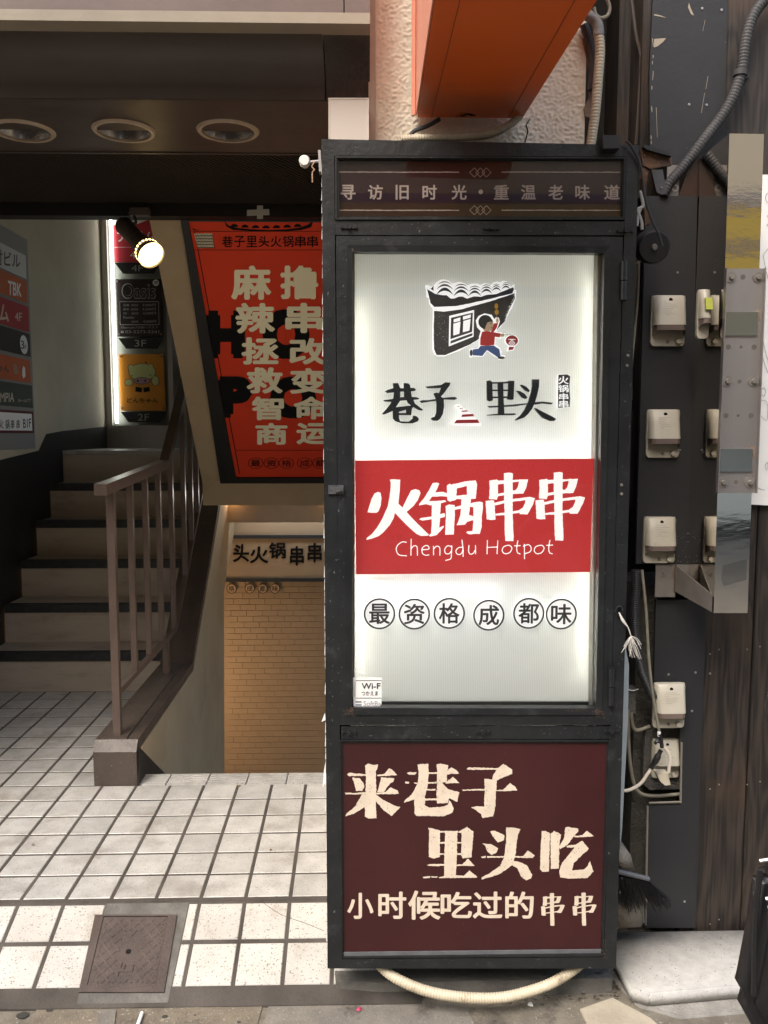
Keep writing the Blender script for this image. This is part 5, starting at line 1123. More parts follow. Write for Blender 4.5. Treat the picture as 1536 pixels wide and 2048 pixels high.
mb = MB(); strokes(mb, [ell(1283, 985, 86, 72), [(1255, 916), (1310, 916), (1306, 935), (1258, 935)], [(1240,1072),(1316,1072),(1296,1112),(1236,1120)]], G_, gs_, PY(BKD-.0126)); mb.build('lantern_print', MATS['sign_red'], lt)
mb = MB()
for a in (1255, 1283, 1311): strokes(mb, [[(a-26, 966), (a+26, 966), (a+26, 972), (a-26, 972)]], G_, gs_, PY(BKD-.0132))
c = (1283, 1020)
for r0_, r1_ in ((46, 36), (22, 14)):
    for s1, t1 in (((-1, 0), (0, -1)), ((0, -1), (1, 0)), ((1, 0), (0, 1)), ((0, 1), (-1, 0))):
        strokes(mb, [[(c[0]+s1[0]*r0_, c[1]+s1[1]*r0_), (c[0]+t1[0]*r0_, c[1]+t1[1]*r0_), (c[0]+t1[0]*r1_, c[1]+t1[1]*r1_), (c[0]+s1[0]*r1_, c[1]+s1[1]*r1_)]], G_, gs_, PY(BKD-.0132))
mb.build('lantern_line', M_glow, lt)
# circle badges
for ch, cx, cy in zip('最资格成都味', (136, 379, 623, 899, 1178, 1405), (131, 133, 128, 141, 128, 133)):
    c = on(720+cx/3.491, 1190+cy/3.491, PY(BKD-.013)); r = 31/F*2.40
    m1 = MB(); disc(m1, c, r, 40, t=.010); bd = m1.build('circle_badge', M_glow, sg)
    m2 = MB(); k = Vector((0, -.0005, 0)); annulus(m2, c+k, r*.89, r, 48); f_ = r*.66
    put_text(m2, ch, (c+k+Vector((-f_, 0, f_)), c+k+Vector((f_, 0, f_)), c+k+Vector((f_, 0, -f_)), c+k+Vector((-f_, 0, -f_))), .03); m2.build('lettering', M_char, bd)
# lower panel
bevel_frame('panel_frame', ((677, 1480), (1221, 1481), (1207, 1913), (685, 1917)), ((685, 1485), (1214, 1486), (1202, 1903), (687, 1911)), Y0-.003, .04, step=.5, rec=.005)
lp = MB().prism(cp_(((681, 1482), (1218, 1483), (1206, 1906), (683, 1915)), Y0+.006), (0, .01, 0)).build('lower_panel', M_maroon, sg)
MB().prism(cp_(((687, 1905), (1203, 1899), (1202, 1906), (687, 1913)), Y0+.0015), (0, .003, 0)).build('panel_bead', mat('grey_bead', (.13, .14, .15), (.1, .1, .11), 30, .5), lp)
PLp = PY(Y0+.0055); E_ = (680, 1510); F_ = (840, 1640); es = 4.2667
lai = [[(215,90),(240,72),(270,82),(300,85),(325,82),(318,110),(305,150),(310,300),(305,420),(312,540),(240,542),(212,525),(215,380),(222,200)], [(60,165),(80,152),(225,165),(225,178),(75,180)], [(315,170),(380,160),(418,112),(450,130),(488,172),(400,178),(320,180)], [(105,192),(170,200),(200,240),(208,270),(190,308),(135,305),(125,250)],
 [(350,190),(465,200),(455,230),(430,240),(375,315),(318,318),(340,240)], [(40,320),(120,325),(225,315),(225,335),(50,338)], [(305,325),(390,315),(430,275),(490,300),(503,332),(305,335)], [(195,330),(225,345),(220,440),(120,500),(45,523),(60,495),(130,440),(160,380)], [(300,335),(370,385),(460,430),(515,445),(480,480),(440,520),(370,470),(305,390)]]
xiang = [[(662,80),(755,75),(755,180),(745,280),(725,350),(725,430),(760,450),(880,440),(920,425),(930,385),(945,400),(970,455),(960,490),(890,522),(650,520),(635,500),(635,380),(545,408),(555,385),(610,340),(665,240),(672,150)], [(825,80),(860,72),(925,90),(915,150),(912,230),(850,240),(825,230),(830,150)],
 [(570,155),(600,145),(655,150),(640,168),(590,168)], [(745,150),(835,145),(835,160),(745,160)], [(915,135),(950,105),(990,125),(1015,158),(915,165)], [(555,228),(590,230),(588,243),(558,242)], [(630,235),(825,230),(825,242),(640,245)], [(900,235),(965,185),(1020,240),(900,242)],
 [(830,235),(870,235),(920,290),(1020,318),(1000,400),(930,370),(920,410),(830,415),(822,330)], [(735,290),(815,288),(812,302),(735,302)], [(715,372),(835,370),(835,385),(715,388)]]
zi = [[(1080,118),(1100,105),(1355,112),(1355,125),(1090,126)], [(1345,115),(1395,75),(1470,125),(1470,160),(1340,215),(1300,205),(1310,165)], [(1230,203),(1340,210),(1330,330),(1328,430),(1305,525),(1215,537),(1200,500),(1160,470),(1118,448),(1160,437),(1230,440),(1235,300)], [(1042,298),(1140,290),(1235,292),(1235,303),(1050,305)], [(1325,298),(1390,298),(1450,240),(1490,265),(1515,300),(1400,310),(1325,306)]]
li = [[(70,65),(105,70),(170,90),(170,315),(120,330),(75,315),(78,100)], [(160,95),(325,93),(325,108),(160,108)], [(320,105),(400,58),(458,100),(445,250),(440,318),(365,328),(350,300),(355,110)], [(215,95),(318,95),(315,300),(305,480),(205,485),(210,200)], [(160,188),(355,188),(355,200),(160,202)], [(160,285),(355,285),(355,296),(160,296)],
 [(58,382),(120,375),(220,375),(220,392),(70,392)], [(300,380),(360,378),(410,330),(468,390),(300,392)], [(25,485),(90,480),(85,495),(28,497)], [(95,482),(150,480),(145,493),(98,493)], [(160,490),(220,472),(310,472),(375,475),(420,430),(490,485),(480,493),(165,495)]]
tou = [[(598,95),(640,92),(720,130),(715,175),(665,192),(620,140)], [(530,198),(600,205),(668,240),(650,280),(610,298),(575,270),(560,225)], [(735,62),(800,65),(858,80),(835,130),(825,200),(815,290),(800,350),(780,390),(740,420),(670,465),(590,490),(525,508),(525,490),(600,450),(680,395),(720,320),(735,180)],
 [(520,312),(560,305),(560,322),(530,324)], [(570,308),(725,308),(725,320),(575,322)], [(805,310),(880,308),(920,260),(980,305),(960,325),(805,320)], [(775,345),(850,360),(910,385),(958,470),(945,500),(905,515),(860,480),(830,410),(780,385)]]
chi = [[(1040,92),(1075,95),(1108,112),(1104,300),(1098,440),(1045,445),(1025,420),(1030,230)], [(1113,120),(1145,92),(1205,125),(1190,200),(1185,415),(1116,418)], [(1240,65),(1265,58),(1350,75),(1350,100),(1320,130),(1260,210),(1195,250),(1185,230),(1230,150)], [(1315,135),(1385,130),(1425,90),(1485,140),(1385,146),(1320,148)],
 [(1250,220),(1330,210),(1385,178),(1440,245),(1430,260),(1390,290),(1310,370),(1298,430),(1400,420),(1430,395),(1450,350),(1480,440),(1430,495),(1260,500),(1195,490),(1190,430),(1210,370),(1320,235),(1255,235)]]
mb = MB()
for g in (lai, xiang, zi): strokes(mb, g, E_, es, PLp, 2.6, 11)
for g in (li, tou, chi): strokes(mb, g, F_, es, PLp, 2.6, 11)
mb.build('lettering', M_cream, lp)
wr = MB(); PLw = PY(Y0+.0038)
for g, org in ((lai, E_), (xiang, E_), (zi, E_), (li, F_), (tou, F_), (chi, F_)):
    for p in g:
        xs = [q[0] for q in p]; ys = [q[1] for q in p]; ar = (max(xs)-min(xs))*(max(ys)-min(ys)); cxm, cym = sum(xs)/len(xs), sum(ys)/len(ys)
        for _ in range(int(ar/5500)):
            x, y = cxm+random.uniform(-.22, .22)*(max(xs)-min(xs)), cym+random.uniform(-.4, .4)*(max(ys)-min(ys)); r_ = random.uniform(2, 5)
            strokes(wr, [[(x-r_*.7, y), (x, y-r_), (x+r_*.8, y-r_*.2), (x+.2*r_, y+r_*1.3)]], org, es, PLw)
tag(wr.build('print_wear', M_maroon, lp), kind='stuff')
mb = MB(); Z7 = lambda x, y: (680+x/2.954, 1760+y/2.954)
for ch, bx in zip('小时候吃过的串串', ((42, 75, 198, 230), (226, 68, 392, 230), (402, 62, 594, 235), (594, 70, 780, 225), (784, 68, 960, 228), (976, 68, 1145, 228), (1172, 55, 1312, 240), (1358, 52, 1500, 240))):
    x0, y0 = Z7(bx[0], bx[1]); x1, y1 = Z7(bx[2], bx[3])
    if ch == '串': strokes(mb, chuan, (x0, y0), 720/(x1-x0)*.88, PLp, 0)
    else: text_px(mb, ch, x0, y0, x1, y1, PLp, .035)
mb.build('lettering', M_cream, lp)
# ironmongery
def latch(x, y, nm='latch', s=1.0):
    c = on(x, y, PY(Y0)); mb = MB(); mb.cyl(c+Vector((0, .004, 0)), c+Vector((0, -.012, 0)), .0065*s, .0055*s, 14)
    mb.box(c.x-.019*s, c.x+.019*s, c.y-.003, c.y+.002, c.z-.0035*s, c.z+.0035*s)
    for k in (-1, 1): mb.cyl((c.x+k*.018*s, c.y+.002, c.z), (c.x+k*.018*s, c.y-.006, c.z), .005*s, .004*s, 10)
    return mb.build(nm, M_black, sg, True)
for x, y in ((698, 455), (983, 457), (1250, 462), (698, 1463), (965, 1463), (1222, 1462)): latch(x, y)
def hinge(x, y0, y1):
    a, b = on(x, y0, PY(Y0-.008)), on(x-1.5, y1, PY(Y0-.008)); mb = MB(); m_ = a.lerp(b, .5)
    mb.cyl(a, m_+Vector((0, 0, .001)), .0095, None, 14); mb.cyl(m_-Vector((0, 0, .001)), b, .0085, None, 14)
    mb.box(a.x-.004, a.x+.012, Y0-.004, Y0+.001, b.z, a.z); mb.build('hinge', M_black, sg, True)
hinge(1248, 523, 600); hinge(1223, 1336, 1410)
mb = Sep()
for x, y in ((1256, 711), (1254, 731), (1243, 970), (1243, 988)): screw(mb, on(x, y, PY(Y0)), .0045, .003)
mb.build('rivet', M_steeld, sg)
c = on(672, 979, PY(Y0)); mb = MB(); mb.box(c.x-.021, c.x+.021, Y0-.006, Y0+.001, c.z-.012, c.z+.012); mb.box(c.x-.002, c.x+.02, Y0-.014, Y0-.006, c.z-.006, c.z+.006); mb.cyl((c.x+.012, Y0-.017, c.z), (c.x+.012, Y0-.006, c.z), .004)
mb.build('hasp', mat('worn_hasp', (.07, .075, .08), (.15, .15, .16), 60, .4, metal=.4), sg)
mb = MB(); c = on(1238, 1222, PY(Y0-.004)); pts = [c+Vector((.009*math.cos(a*.5236), -.003, .014*math.sin(a*.5236))) for a in range(13)]; mb.tube(pts, .0028, 6); mb.build('loop_latch', M_black, sg, True)
hk = MB(); q = cp_(((1205, 270), (1240, 270), (1240, 296), (1207, 297)), Y0-.03); hk.prism(q, (0, .07, 0)); hk.build('top_hook', M_rubber, sg)
# small round light on the left side of the cabinet
kb_ = thing('side_knob', 'small white round lamp knob fixed on the upper left side of the cabinet', 'lamp', None, (0, 0, 0))
c = on(609, 322, PY(2.27)); MB().tube([c+Vector((.0, .03, .0)), c+Vector((0, .012, 0)), c+Vector((0, -.004, 0)), c+Vector((0, -.007, 0))], [.010, .0145, .0145, .012], 22).build('disc', mat('white_knob', (.68, .68, .66), None, rough=.35), kb_, True)
MB().cyl(c+Vector((.012, .01, 0)), on(643, 322, PY(2.28)), .004, None, 10).build('stem', M_steelb, kb_)
MB().prism(cp_(((636, 300), (641, 300), (644, 343), (638, 343)), 2.262), (0, .03, 0)).build('mount_plate', M_steelb, kb_)
mb = MB(); mb.tube(spline(cp_(((630, 323), (624, 333), (629, 340), (625, 345), (625, 365)), 2.262), 6), .002, 6); mb.build('wire', mat('copper_wire', (.35, .22, .14), None), kb_)
# wear on the paint
rw = random.Random(5)
fk = MB(); rs = MB()
def fleck(mb, x, y, sx, sy, pl, r_=rw):
    n = 6; mb.flat([on(x+sx*math.cos(k*math.pi/3)*r_.uniform(.4, 1), y+sy*math.sin(k*math.pi/3)*r_.uniform(.4, 1), pl) for k in range(n)])
zones = ((650, 668, 300, 1900, Y0), (676, 1240, 282, 306, Y0), (672, 1240, 444, 466, Y0+.0015), (676, 1238, 476, 489, Y0-.002), (690, 1216, 1455, 1476, Y0+.0015), (676, 1215, 1434, 1449, Y0-.002), (690, 1205, 1918, 1934, Y0), (1252, 1268, 320, 900, Y0), (1230, 1246, 900, 1900, Y0), (676, 690, 500, 1440, Y0-.002), (1214, 1222, 500, 1430, Y0-.002))
for (xa, xb, ya, yb_, yy) in zones:
    A_r = (xb-xa)*(yb_-ya)
    for _ in range(int(A_r/330)+4):
        x, y = rw.uniform(xa, xb), rw.uniform(ya, yb_); k = rw.random()
        if (xb-xa) > (yb_-ya): fleck(fk, x, y, rw.uniform(.5, 2.6)*(2.5 if k > .9 else 1), rw.uniform(.4, 1.1), PY(yy-.0003))
        else: fleck(fk, x, y, rw.uniform(.4, 1.0), rw.uniform(.5, 2.4)*(2.5 if k > .9 else 1), PY(yy-.0003))
tag(fk.build('paint_scuff', mat('grey_scuff', (.075, .082, .09), (.15, .155, .16), 60, .6), sg), kind='stuff')
for (cx_, cy_, sx, sy, n_) in ((700, 1425, 10, 7, 40), (1196, 1424, 9, 9, 50), (712, 1420, 40, 3, 30), (1150, 1421, 40, 3, 24), (1209, 1895, 4, 22, 26), (706, 500, 5, 4, 8), (1080, 501, 90, 2, 14), (1222, 1400, 3, 40, 10)):
    for _ in range(n_): fleck(rs, cx_+rw.gauss(0, sx*.6), cy_+rw.gauss(0, sy*.6), rw.uniform(.4, 1.8), rw.uniform(.4, 1.3), PY(Y0-.0068))
tag(rs.build('rust_fleck', mat('rust_fleck', (.10, .055, .03), (.16, .12, .09), 90, .9), sg), kind='stuff')
gk_ = MB()
for _ in range(150): fleck(gk_, rw.uniform(680, 1215), rw.uniform(1485, 1905), rw.uniform(.3, .8), rw.uniform(.3, .8), PY(Y0+.0054))
tag(gk_.build('dust_speck', mat('dust_speck', (.25, .2, .2), None), sg), kind='stuff')
kc = MB()
for _ in range(40): fleck(kc, rw.uniform(206, 270), 1482+rw.gauss(0, 1.8), rw.uniform(.6, 3.0), rw.uniform(.4, .9), PY(3.524))
for _ in range(16): fleck(kc, rw.uniform(192, 276), rw.uniform(1490, 1560), rw.uniform(.4, 1.2), rw.uniform(.4, 1), PY(3.524))
tag(kc.build('paint_chip', mat('pale_chip', (.22, .19, .17), None), kerb), kind='stuff')
tcr = MB(); tcr.tube(spline([on(x, y, off(APL, .0004)) for x, y in ((518, 1800), (540, 1815), (560, 1828), (585, 1838), (610, 1846), (648, 1862))], 6), .0008, 4)
tag(tcr.build('hair_crack', M_grout, floor), kind='stuff')
# wifi sticker
ws = MB().prism(cp_(((706, 1355), (763, 1355), (763, 1408), (757, 1417), (707, 1417)), Y0+.0105), (0, .0008, 0)).build('wifi_sticker', M_paper, sg)
mb = MB(); PWf = PY(Y0+.0098)
text_px(mb, 'Wi-F', 723, 1366, 761, 1378, PWf, .035); text_px(mb, 'つかえま', 723, 1382, 756, 1391, PWf, .005)
for a, b in (((711, 1361), (763, 1361)), ((711, 1396), (763, 1396)), ((710, 1363), (710, 1394))):
    p, q = on(*a, PWf), on(*b, PWf); mb.tube([p, q], .0007, 4)
mb.build('lettering', M_letter, ws)
mb = MB(); text_px(mb, 'SoftBa', 727, 1402, 762, 1412, PWf, .0)
for y in (1402, 1408): mb.flat(pq(711, y, 723, y+3.4, PWf))
mb.build('lettering', mat('grey_print', (.25, .27, .3), None), ws)
# white peeling edge on the cabinet's left side
pe = MB(); 
for y in range(300, 1900, 26):
    if random.random() < .75:
        x = 649.5+(y-278)/1659*11-6; pe.prism(cp_(((x-.5, y), (x+1.5, y+random.uniform(-3, 3)), (x+1.5, y+24), (x-random.uniform(.2, 1.8), y+22)), Y0+.004), (0, .002, 0))
pe.prism(cp_(((650, 1425), (651, 1440), (643, 1444), (646, 1436)), Y0+.006), (0, .001, 0)); pe.prism(cp_(((652, 1520), (651, 1565), (645, 1575), (648, 1540)), Y0+.006), (0, .001, 0))
pe.build('peeling_film', M_paper, sg)
# conduit loop under the cabinet
cable('conduit', ((745, 1915, 2.30), (785, 1952, 2.27), (850, 1981, 2.25), (930, 1995, 2.24), (1010, 1994, 2.24), (1090, 1972, 2.26), (1140, 1944, 2.28), (1175, 1915, 2.30)), 2.33, .0155, M_conduitc, 'cream corrugated conduit hanging in a loop below the cabinet', 'conduit', ribs=True, pitch=.0082)
cable('cable', ((1165, 1935, 2.4), (1180, 1944, 2.38), (1200, 1946, 2.36), (1220, 1930, 2.38)), 2.37, .004, M_conduit, 'thin dark cable under the lower right corner of the cabinet')
# ledge behind the conduit
lg = MB(); lg.prism([on(x, y, PZ(-.10)) for x, y in ((664, 1900), (1225, 1900), (1225, 1955), (1050, 1961), (760, 1966), (672, 1962))], (0, 0, -.06)); tag(lg.build('footing', M_conc), kind='structure')

# ================================================================== RAILING
rl_ = thing('stair_railing', 'brown painted steel stair railing with square balusters on the kerb', 'railing')
RP_ = kpl(-.10)
def onr(px, py): return on(px, py, RP_)
ha = onr(203, 980); hb_ = onr(330, 941); zr = ha.z; 
hy0 = ha.y-.03; hy1 = hb_.y+.05; zr2 = onr(332, 935).z
def kx(y, o=-.10): return -1.02+o-.012*(y-3.54)
slope = (kb[1].z-kb[0].z)/(kb[1].y-kb[0].y)
# handrail: level length then climbing
tl_, tr_, br_2, bl_2 = onr(190, 968), onr(216, 966), onr(217, 992), onr(192, 993)
hw, hh = .026, .024
def bar(mb, p, q, hw, hh):
    p, q = Vector(p), Vector(q); d = (q-p).normalized(); s = Vector((1, 0, 0)); u = s.cross(d).normalized()
    vs = [c+s*a*hw+u*b*hh for c in (p, q) for a, b in ((-1, -1), (1, -1), (1, 1), (-1, 1))]
    mb.add(vs, [(0, 1, 2, 3), (7, 6, 5, 4)]+[(i, (i+1) % 4, (i+1) % 4+4, i+4) for i in range(4)])
zr = on(203, 980, PY(3.46)).z
bend = hb_.y if 4.2 < hb_.y < 5.2 else 4.75
bz_ = on(338, 928, PY(bend)).z
top_end = Vector((kx(bend+1.6), bend+1.6, bz_+1.6*slope))
mb = MB(); bar(mb, (kx(3.46), 3.46, zr), (kx(bend), bend, bz_), hw, hh); mb.build('handrail', M_rail, rl_)
mb = MB(); bar(mb, (kx(bend), bend-.005, bz_-.0), top_end, hw-.0005, hh); mb.build('handrail', M_rail, rl_)
# lower rail
lz0 = .42; lb_ = kb[0].y+.02
LP = lambda px, py: onr(px, py)
l0, l1 = onr(246, 1372), onr(346, 1258); lsl = slope
mb = MB(); bar(mb, (kx(3.60), 3.60, l0.z), (kx(lb_), lb_, l0.z), .013, .013); mb.build('lower_rail', M_rail, rl_)
mb = MB(); bar(mb, (kx(lb_), lb_, l0.z), (kx(lb_+1.9), lb_+1.9, l0.z+1.9*slope), .0128, .013); mb.build('lower_rail', M_rail, rl_)
first = True
for k, px in enumerate((228, 266, 296, 322, 347, 367, 382, 394)):
    y = onr(px, 1200 if k < 5 else 1000).y
    if k == 0: y = 3.60
    zt_ = zr+(bz_-zr)*(y-3.46)/(bend-3.46) if y < bend else bz_+(y-bend)*slope
    if y < lb_: zb_ = l0.z if k else .2
    else: zb_ = l0.z+(y-lb_)*slope
    w_ = .0165 if k == 0 else .0135
    mb = MB(); mb.box(kx(y)-w_, kx(y)+w_, y-w_, y+w_, zb_+(0 if k == 0 else .012), zt_-.02); mb.build('baluster', M_rail, rl_)
mb = MB(); yy = 4.55; mb.box(kx(yy)-.016, kx(yy)+.016, yy-.016, yy+.016, .2, l0.z-.012); mb.build('post', M_rail, rl_)
mb = MB(); mb.prism([(kx(3.56, -.16), 3.56, .2), (kx(3.56, -.05), 3.56, .2), (kx(kb[0].y, -.05), kb[0].y-.02, .2), (kx(kb[0].y, -.16), kb[0].y-.02, .2)], (0, 0, .009)); mb.build('base_plate', M_kerb, rl_)

# ================================================================== TENANT DIRECTORY, FLOOR SIGN, SPOTLIGHT
dn = thing('tenant_directory', 'tenant directory board with coloured name plates on the left wall', 'sign')
WP = PX(-2.29); yr = on(62, 600, WP).y
def zat(y_px, x_px): return on(x_px, y_px, WP).z
Z5 = lambda x, y: (x/4.27, 420+y/4.27)
zt_b = on(58, 480+0, WP).z; tz = on(*Z5(235, 255), WP); bz2 = on(75, 897, WP)
MB().prism([(-2.296, 4.7, tz.z), (-2.296, tz.y, tz.z), (-2.296, tz.y, bz2.z), (-2.296, 4.7, bz2.z)], (.004, 0, 0)).build('board', mat('grey_board', (.24, .24, .23), None, rough=.5), dn)
def dplate(tr_p, br_p, col, nm='name_plate'):
    a, b = on(*Z5(*tr_p), PX(-2.29)), on(*Z5(*br_p), PX(-2.29)); m = mat('plate_%02d%02d%02d' % tuple(int(99*min(1, c)) for c in col), col, None, rough=.4)
    return MB().prism([(-2.290, 4.75, a.z), (-2.290, a.y, a.z), (-2.290, a.y, b.z), (-2.290, 4.75, b.z)], (.003, 0, 0)).build(nm, m, dn)
DP = PX(-2.2862)
def dtext(par, s, x0, y0, x1, y1, m, bold=.02, dy=0):
    mb = MB(); q = [on(*Z5(a, b), DP) for a, b in ((x0, y0), (x1, y0+dy), (x1, y1+dy*.6), (x0, y1))]
    zt3, zb3 = (q[0].z+q[1].z)/2, (q[2].z+q[3].z)/2
    put_text(mb, s, q, bold); return mb.build('lettering', m, par)
p = dplate((215, 390), (222, 590), (.6, .6, .58)); dtext(p, '村ビル', -60, 320, 172, 465, M_letter, .03, 60)
p = dplate((225, 610), (237, 800), (.50, .11, .03)); dtext(p, 'TBK', 68, 600, 183, 725, M_white, .05, 30); dtext(p, 'salon', -25, 620, 48, 655, MATS['copper_wire'] if 'copper_wire' in MATS else M_cream, .01, 12)
p = dplate((240, 830), (248, 1045), (.36, .02, .03)); dtext(p, 'ム', -12, 800, 76, 950, M_cream, .04, 10); dtext(p, '4F', 128, 868, 188, 945, M_cream, .01, 12)
p = dplate((250, 1060), (262, 1255), (.012, .012, .012))
c = on(*Z5(205, 1150), DP); mb = MB(); u_ = Vector((0, 1, 0))
pts = [c+Vector((0, math.cos(a*.2618)*.062, math.sin(a*.2618)*.062)) for a in range(24)]; mb.prism(pts, (-.0008, 0, 0)); bd = mb.build('floor_badge', M_paper, p); 
mb = MB(); put_text(mb, '3', [on(*Z5(*q), PX(-2.2855)) for q in ((178, 1112), (206, 1118), (206, 1190), (178, 1185))], .02); put_text(mb, 'F', [on(*Z5(*q), PX(-2.2855)) for q in ((210, 1150), (228, 1153), (228, 1190), (210, 1188))], .01); mb.build('lettering', M_letter, p)
p = dplate((252, 1285), (262, 1478), (.47, .10, .03)); dtext(p, 'どんちゃん', -170, 1300, 76, 1375, M_letter, .03, 20)
mb = MB(); mb.flat([on(*Z5(*q), DP) for q in ((110, 1320), (130, 1310), (155, 1350), (158, 1400), (120, 1400))]); mb.build('printed_figure', MATS['copper_wire'], p)
mb = MB(); mb.flat([on(*Z5(*q), DP) for q in ((190, 1360), (200, 1330), (215, 1350), (218, 1420), (200, 1440), (188, 1410))]); mb.build('printed_figure', M_paper, p)
p = dplate((270, 1500), (278, 1690), (.03, .05, .04)); dtext(p, 'ROOMPIA', -130, 1560, 120, 1640, M_cream, .0); dtext(p, 'ルームピア', 155, 1612, 262, 1640, M_cream, .0)
p = dplate((280, 1722), (290, 1905), (.10, .012, .02))
a, b = on(*Z5(268, 1742), PX(-2.288)), on(*Z5(276, 1885), PX(-2.288)); q_ = MB().prism([(-2.287, 4.78, a.z), (-2.287, a.y, a.z), (-2.287, a.y, b.z), (-2.287, 4.78, b.z)], (.0012, 0, 0)).build('plate_ground', M_white, p)
DP = PX(-2.2852)
mb = MB()
for ch, a, b in (('火', -12, 30), ('锅', 45, 82), ('串', 92, 122), ('串', 140, 168)): put_text(mb, ch, [on(*Z5(*q), DP) for q in ((a, 1790), (b, 1788), (b, 1868), (a, 1872))], .02)
put_text(mb, 'B1F', [on(*Z5(*q), DP) for q in ((196, 1785), (264, 1780), (266, 1855), (198, 1862))], .02); mb.build('lettering', M_letter, p)
# lit floor sign
fs = thing('lit_floor_sign', 'upright lit floor guide sign with a fluorescent tube on the landing', 'sign')
YG = 7.36; GP = PY(YG)
def gq(pts, y): return [on(a, b, PY(y)) for a, b in pts]
xs0, xs1 = on(212, 860, GP).x, on(350, 860, GP).x; zb_ = rise*6
xi0, xi1 = on(227, 850, GP).x, on(340, 850, GP).x; zi0 = on(280, 851, GP).z
MB().box(xs0, xi0, YG-.03, 7.6, zb_, 3.8).build('casing_post', M_steelb, fs); MB().box(xi1, xs1, YG-.03, 7.6, zb_, 3.8).build('casing_post', M_steelb, fs)
MB().box(xi0, xi1, YG-.028, 7.6, zb_, zi0).build('casing_base', M_steelb, fs)
MB().box(xi0, xi1, YG+.06, YG+.07, zi0, 3.8).build('backing', mat('sign_back', (.24, .25, .22), None, rough=.5), fs)
tx = on(234, 850, PY(YG+.0)).x
MB().cyl((tx, YG+.0, zi0+.02), (tx, YG+.0, 3.75), .014, None, 12).build('tube', M_tube, fs)
PG = YG+.015
def gplate(pts, col, nm='sign_plate'):
    return MB().prism(gq(pts, PG), (0, .012, 0)).build(nm, mat('fs_%02d%02d%02d' % tuple(int(99*min(1, c)) for c in col), col, None, rough=.45), fs)
Z9 = lambda x, y: (200+x/4.655, 420+y/4.655)
def g9(pts): return [Z9(*p) for p in pts]
def gt(par, s, x0, y0, x1, y1, m, bold=.0):
    mb = MB(); a = Z9(x0, y0); b = Z9(x1, y1); text_px(mb, s, a[0], a[1], b[0], b[1], PY(PG-.003), bold); return mb.build('lettering', m, par)
M_greyl = mat('grey_lettering', (.35, .36, .35), None)
p = gplate(g9(((116, -200), (545, -200), (560, 485), (133, 485))), (.50, .03, .05)); gt(p, 'アダム', 160, 195, 520, 300, M_white, .04); gt(p, '4F', 280, 385, 380, 450, M_white, .0)
mb = MB(); mb.flat([on(*Z9(*q), PY(PG-.002)) for q in ((118, -190), (543, -190), (545, 60), (400, 110), (330, 138), (124, 140))]); u_ = mb.build('white_field', M_white, p)
mb = MB(); mb.flat([on(*Z9(*q), PY(PG-.004)) for q in ((190, 40), (340, 40), (330, 80), (270, 110), (230, 95))]); mb.build('red_mark', MATS['sign_red'], u_)
mb = MB(); mb.flat([on(*Z9(*q), PY(PG-.003)) for q in ((134, 345), (552, 345), (552, 349), (134, 349))]); mb.build('white_rule', M_white, p)
def tab(pts, s, bx):
    t_ = MB().prism(gq(g9(pts), PG-.01), (0, .02, 0)).build('floor_tab', M_rubber, fs); mb = MB(); a, b = Z9(bx[0], bx[1]), Z9(bx[2], bx[3]); text_px(mb, s, a[0], a[1], b[0], b[1], PY(PG-.013), 0); mb.build('lettering', M_greyl, t_)
tab(((135, 490), (558, 490), (498, 590), (212, 590)), '4F', (292, 512, 400, 570)); tab(((168, 1192), (586, 1192), (525, 1290), (242, 1290)), '3F', (322, 1210, 430, 1272)); tab(((193, 1880), (612, 1880), (552, 1975), (265, 1975)), '2F', (352, 1898, 458, 1960))
p = gplate(g9(((146, 643), (570, 643), (585, 1178), (164, 1178))), (.022, .010, .012))
gt(p, 'Oasis', 200, 680, 520, 828, M_greyl, .05)
mb = MB(); a, b = Z9(208, 690), Z9(512, 820); text_px(mb, 'Oasis', a[0], a[1], b[0], b[1], PY(PG-.005), .01); mb.build('lettering', MATS['fs_020000'] if 'fs_020000' in MATS else M_rubber, p)
for s, x0, y0, x1, y1 in (('足裏', 215, 875, 272, 897), ('30分', 290, 875, 358, 897), ('3,000円', 396, 873, 518, 899), ('基本', 215, 913, 272, 935), ('60分', 290, 913, 358, 935), ('3,500円', 396, 911, 520, 937), ('Oil', 216, 951, 248, 973), ('60分', 294, 951, 360, 973), ('4,500円', 398, 949, 522, 975),
                          ('Powder', 218, 989, 322, 1011), ('60分', 294, 1028, 360, 1050), ('4,500円', 400, 1026, 522, 1052), ('Open pm.12:00〜ラスト', 197, 1082, 540, 1108), ('03-5273-5241', 234, 1120, 550, 1148)): gt(p, s, x0, y0, x1, y1, M_greyl, .005)
mb = MB()
for a, b in (((185, 853), (545, 853)), ((545, 853), (550, 1068)), ((550, 1068), (190, 1068)), ((190, 1068), (185, 853))): mb.tube([on(*Z9(*a), PY(PG-.003)), on(*Z9(*b), PY(PG-.003))], .0028, 4)
mb.flat([on(*Z9(*q), PY(PG-.003)) for q in ((195, 1125), (220, 1125), (222, 1146), (193, 1146))]); mb.build('printed_border', M_greyl, p)
c = on(*Z9(520, 677), PY(PG-.003)); mb = MB(); disc(mb, c, .028, 20, t=.001); bd = mb.build('floor_badge', M_paper, p)
mb = MB(); a, b = Z9(502, 662), Z9(540, 692); text_px(mb, '3F', a[0], a[1], b[0], b[1], PY(PG-.006), .02); mb.build('lettering', M_letter, p)
p = gplate(g9(((172, 1342), (590, 1342), (612, 1870), (192, 1870))), (.62, .24, .02))
PG_ = PY(PG-.003)
def gpoly(par, polys, m, d, nm): 
    mb = MB(); strokes(mb, polys, (200, 420), 4.655, PY(PG-d), 0, 12, .0004); mb.build(nm, m, par)
out = [ell(393, 1510, 128, 82, 24), ell(288, 1470, 30, 34), ell(470, 1462, 30, 32), ell(268, 1605, 40, 34), ell(515, 1590, 36, 50)]
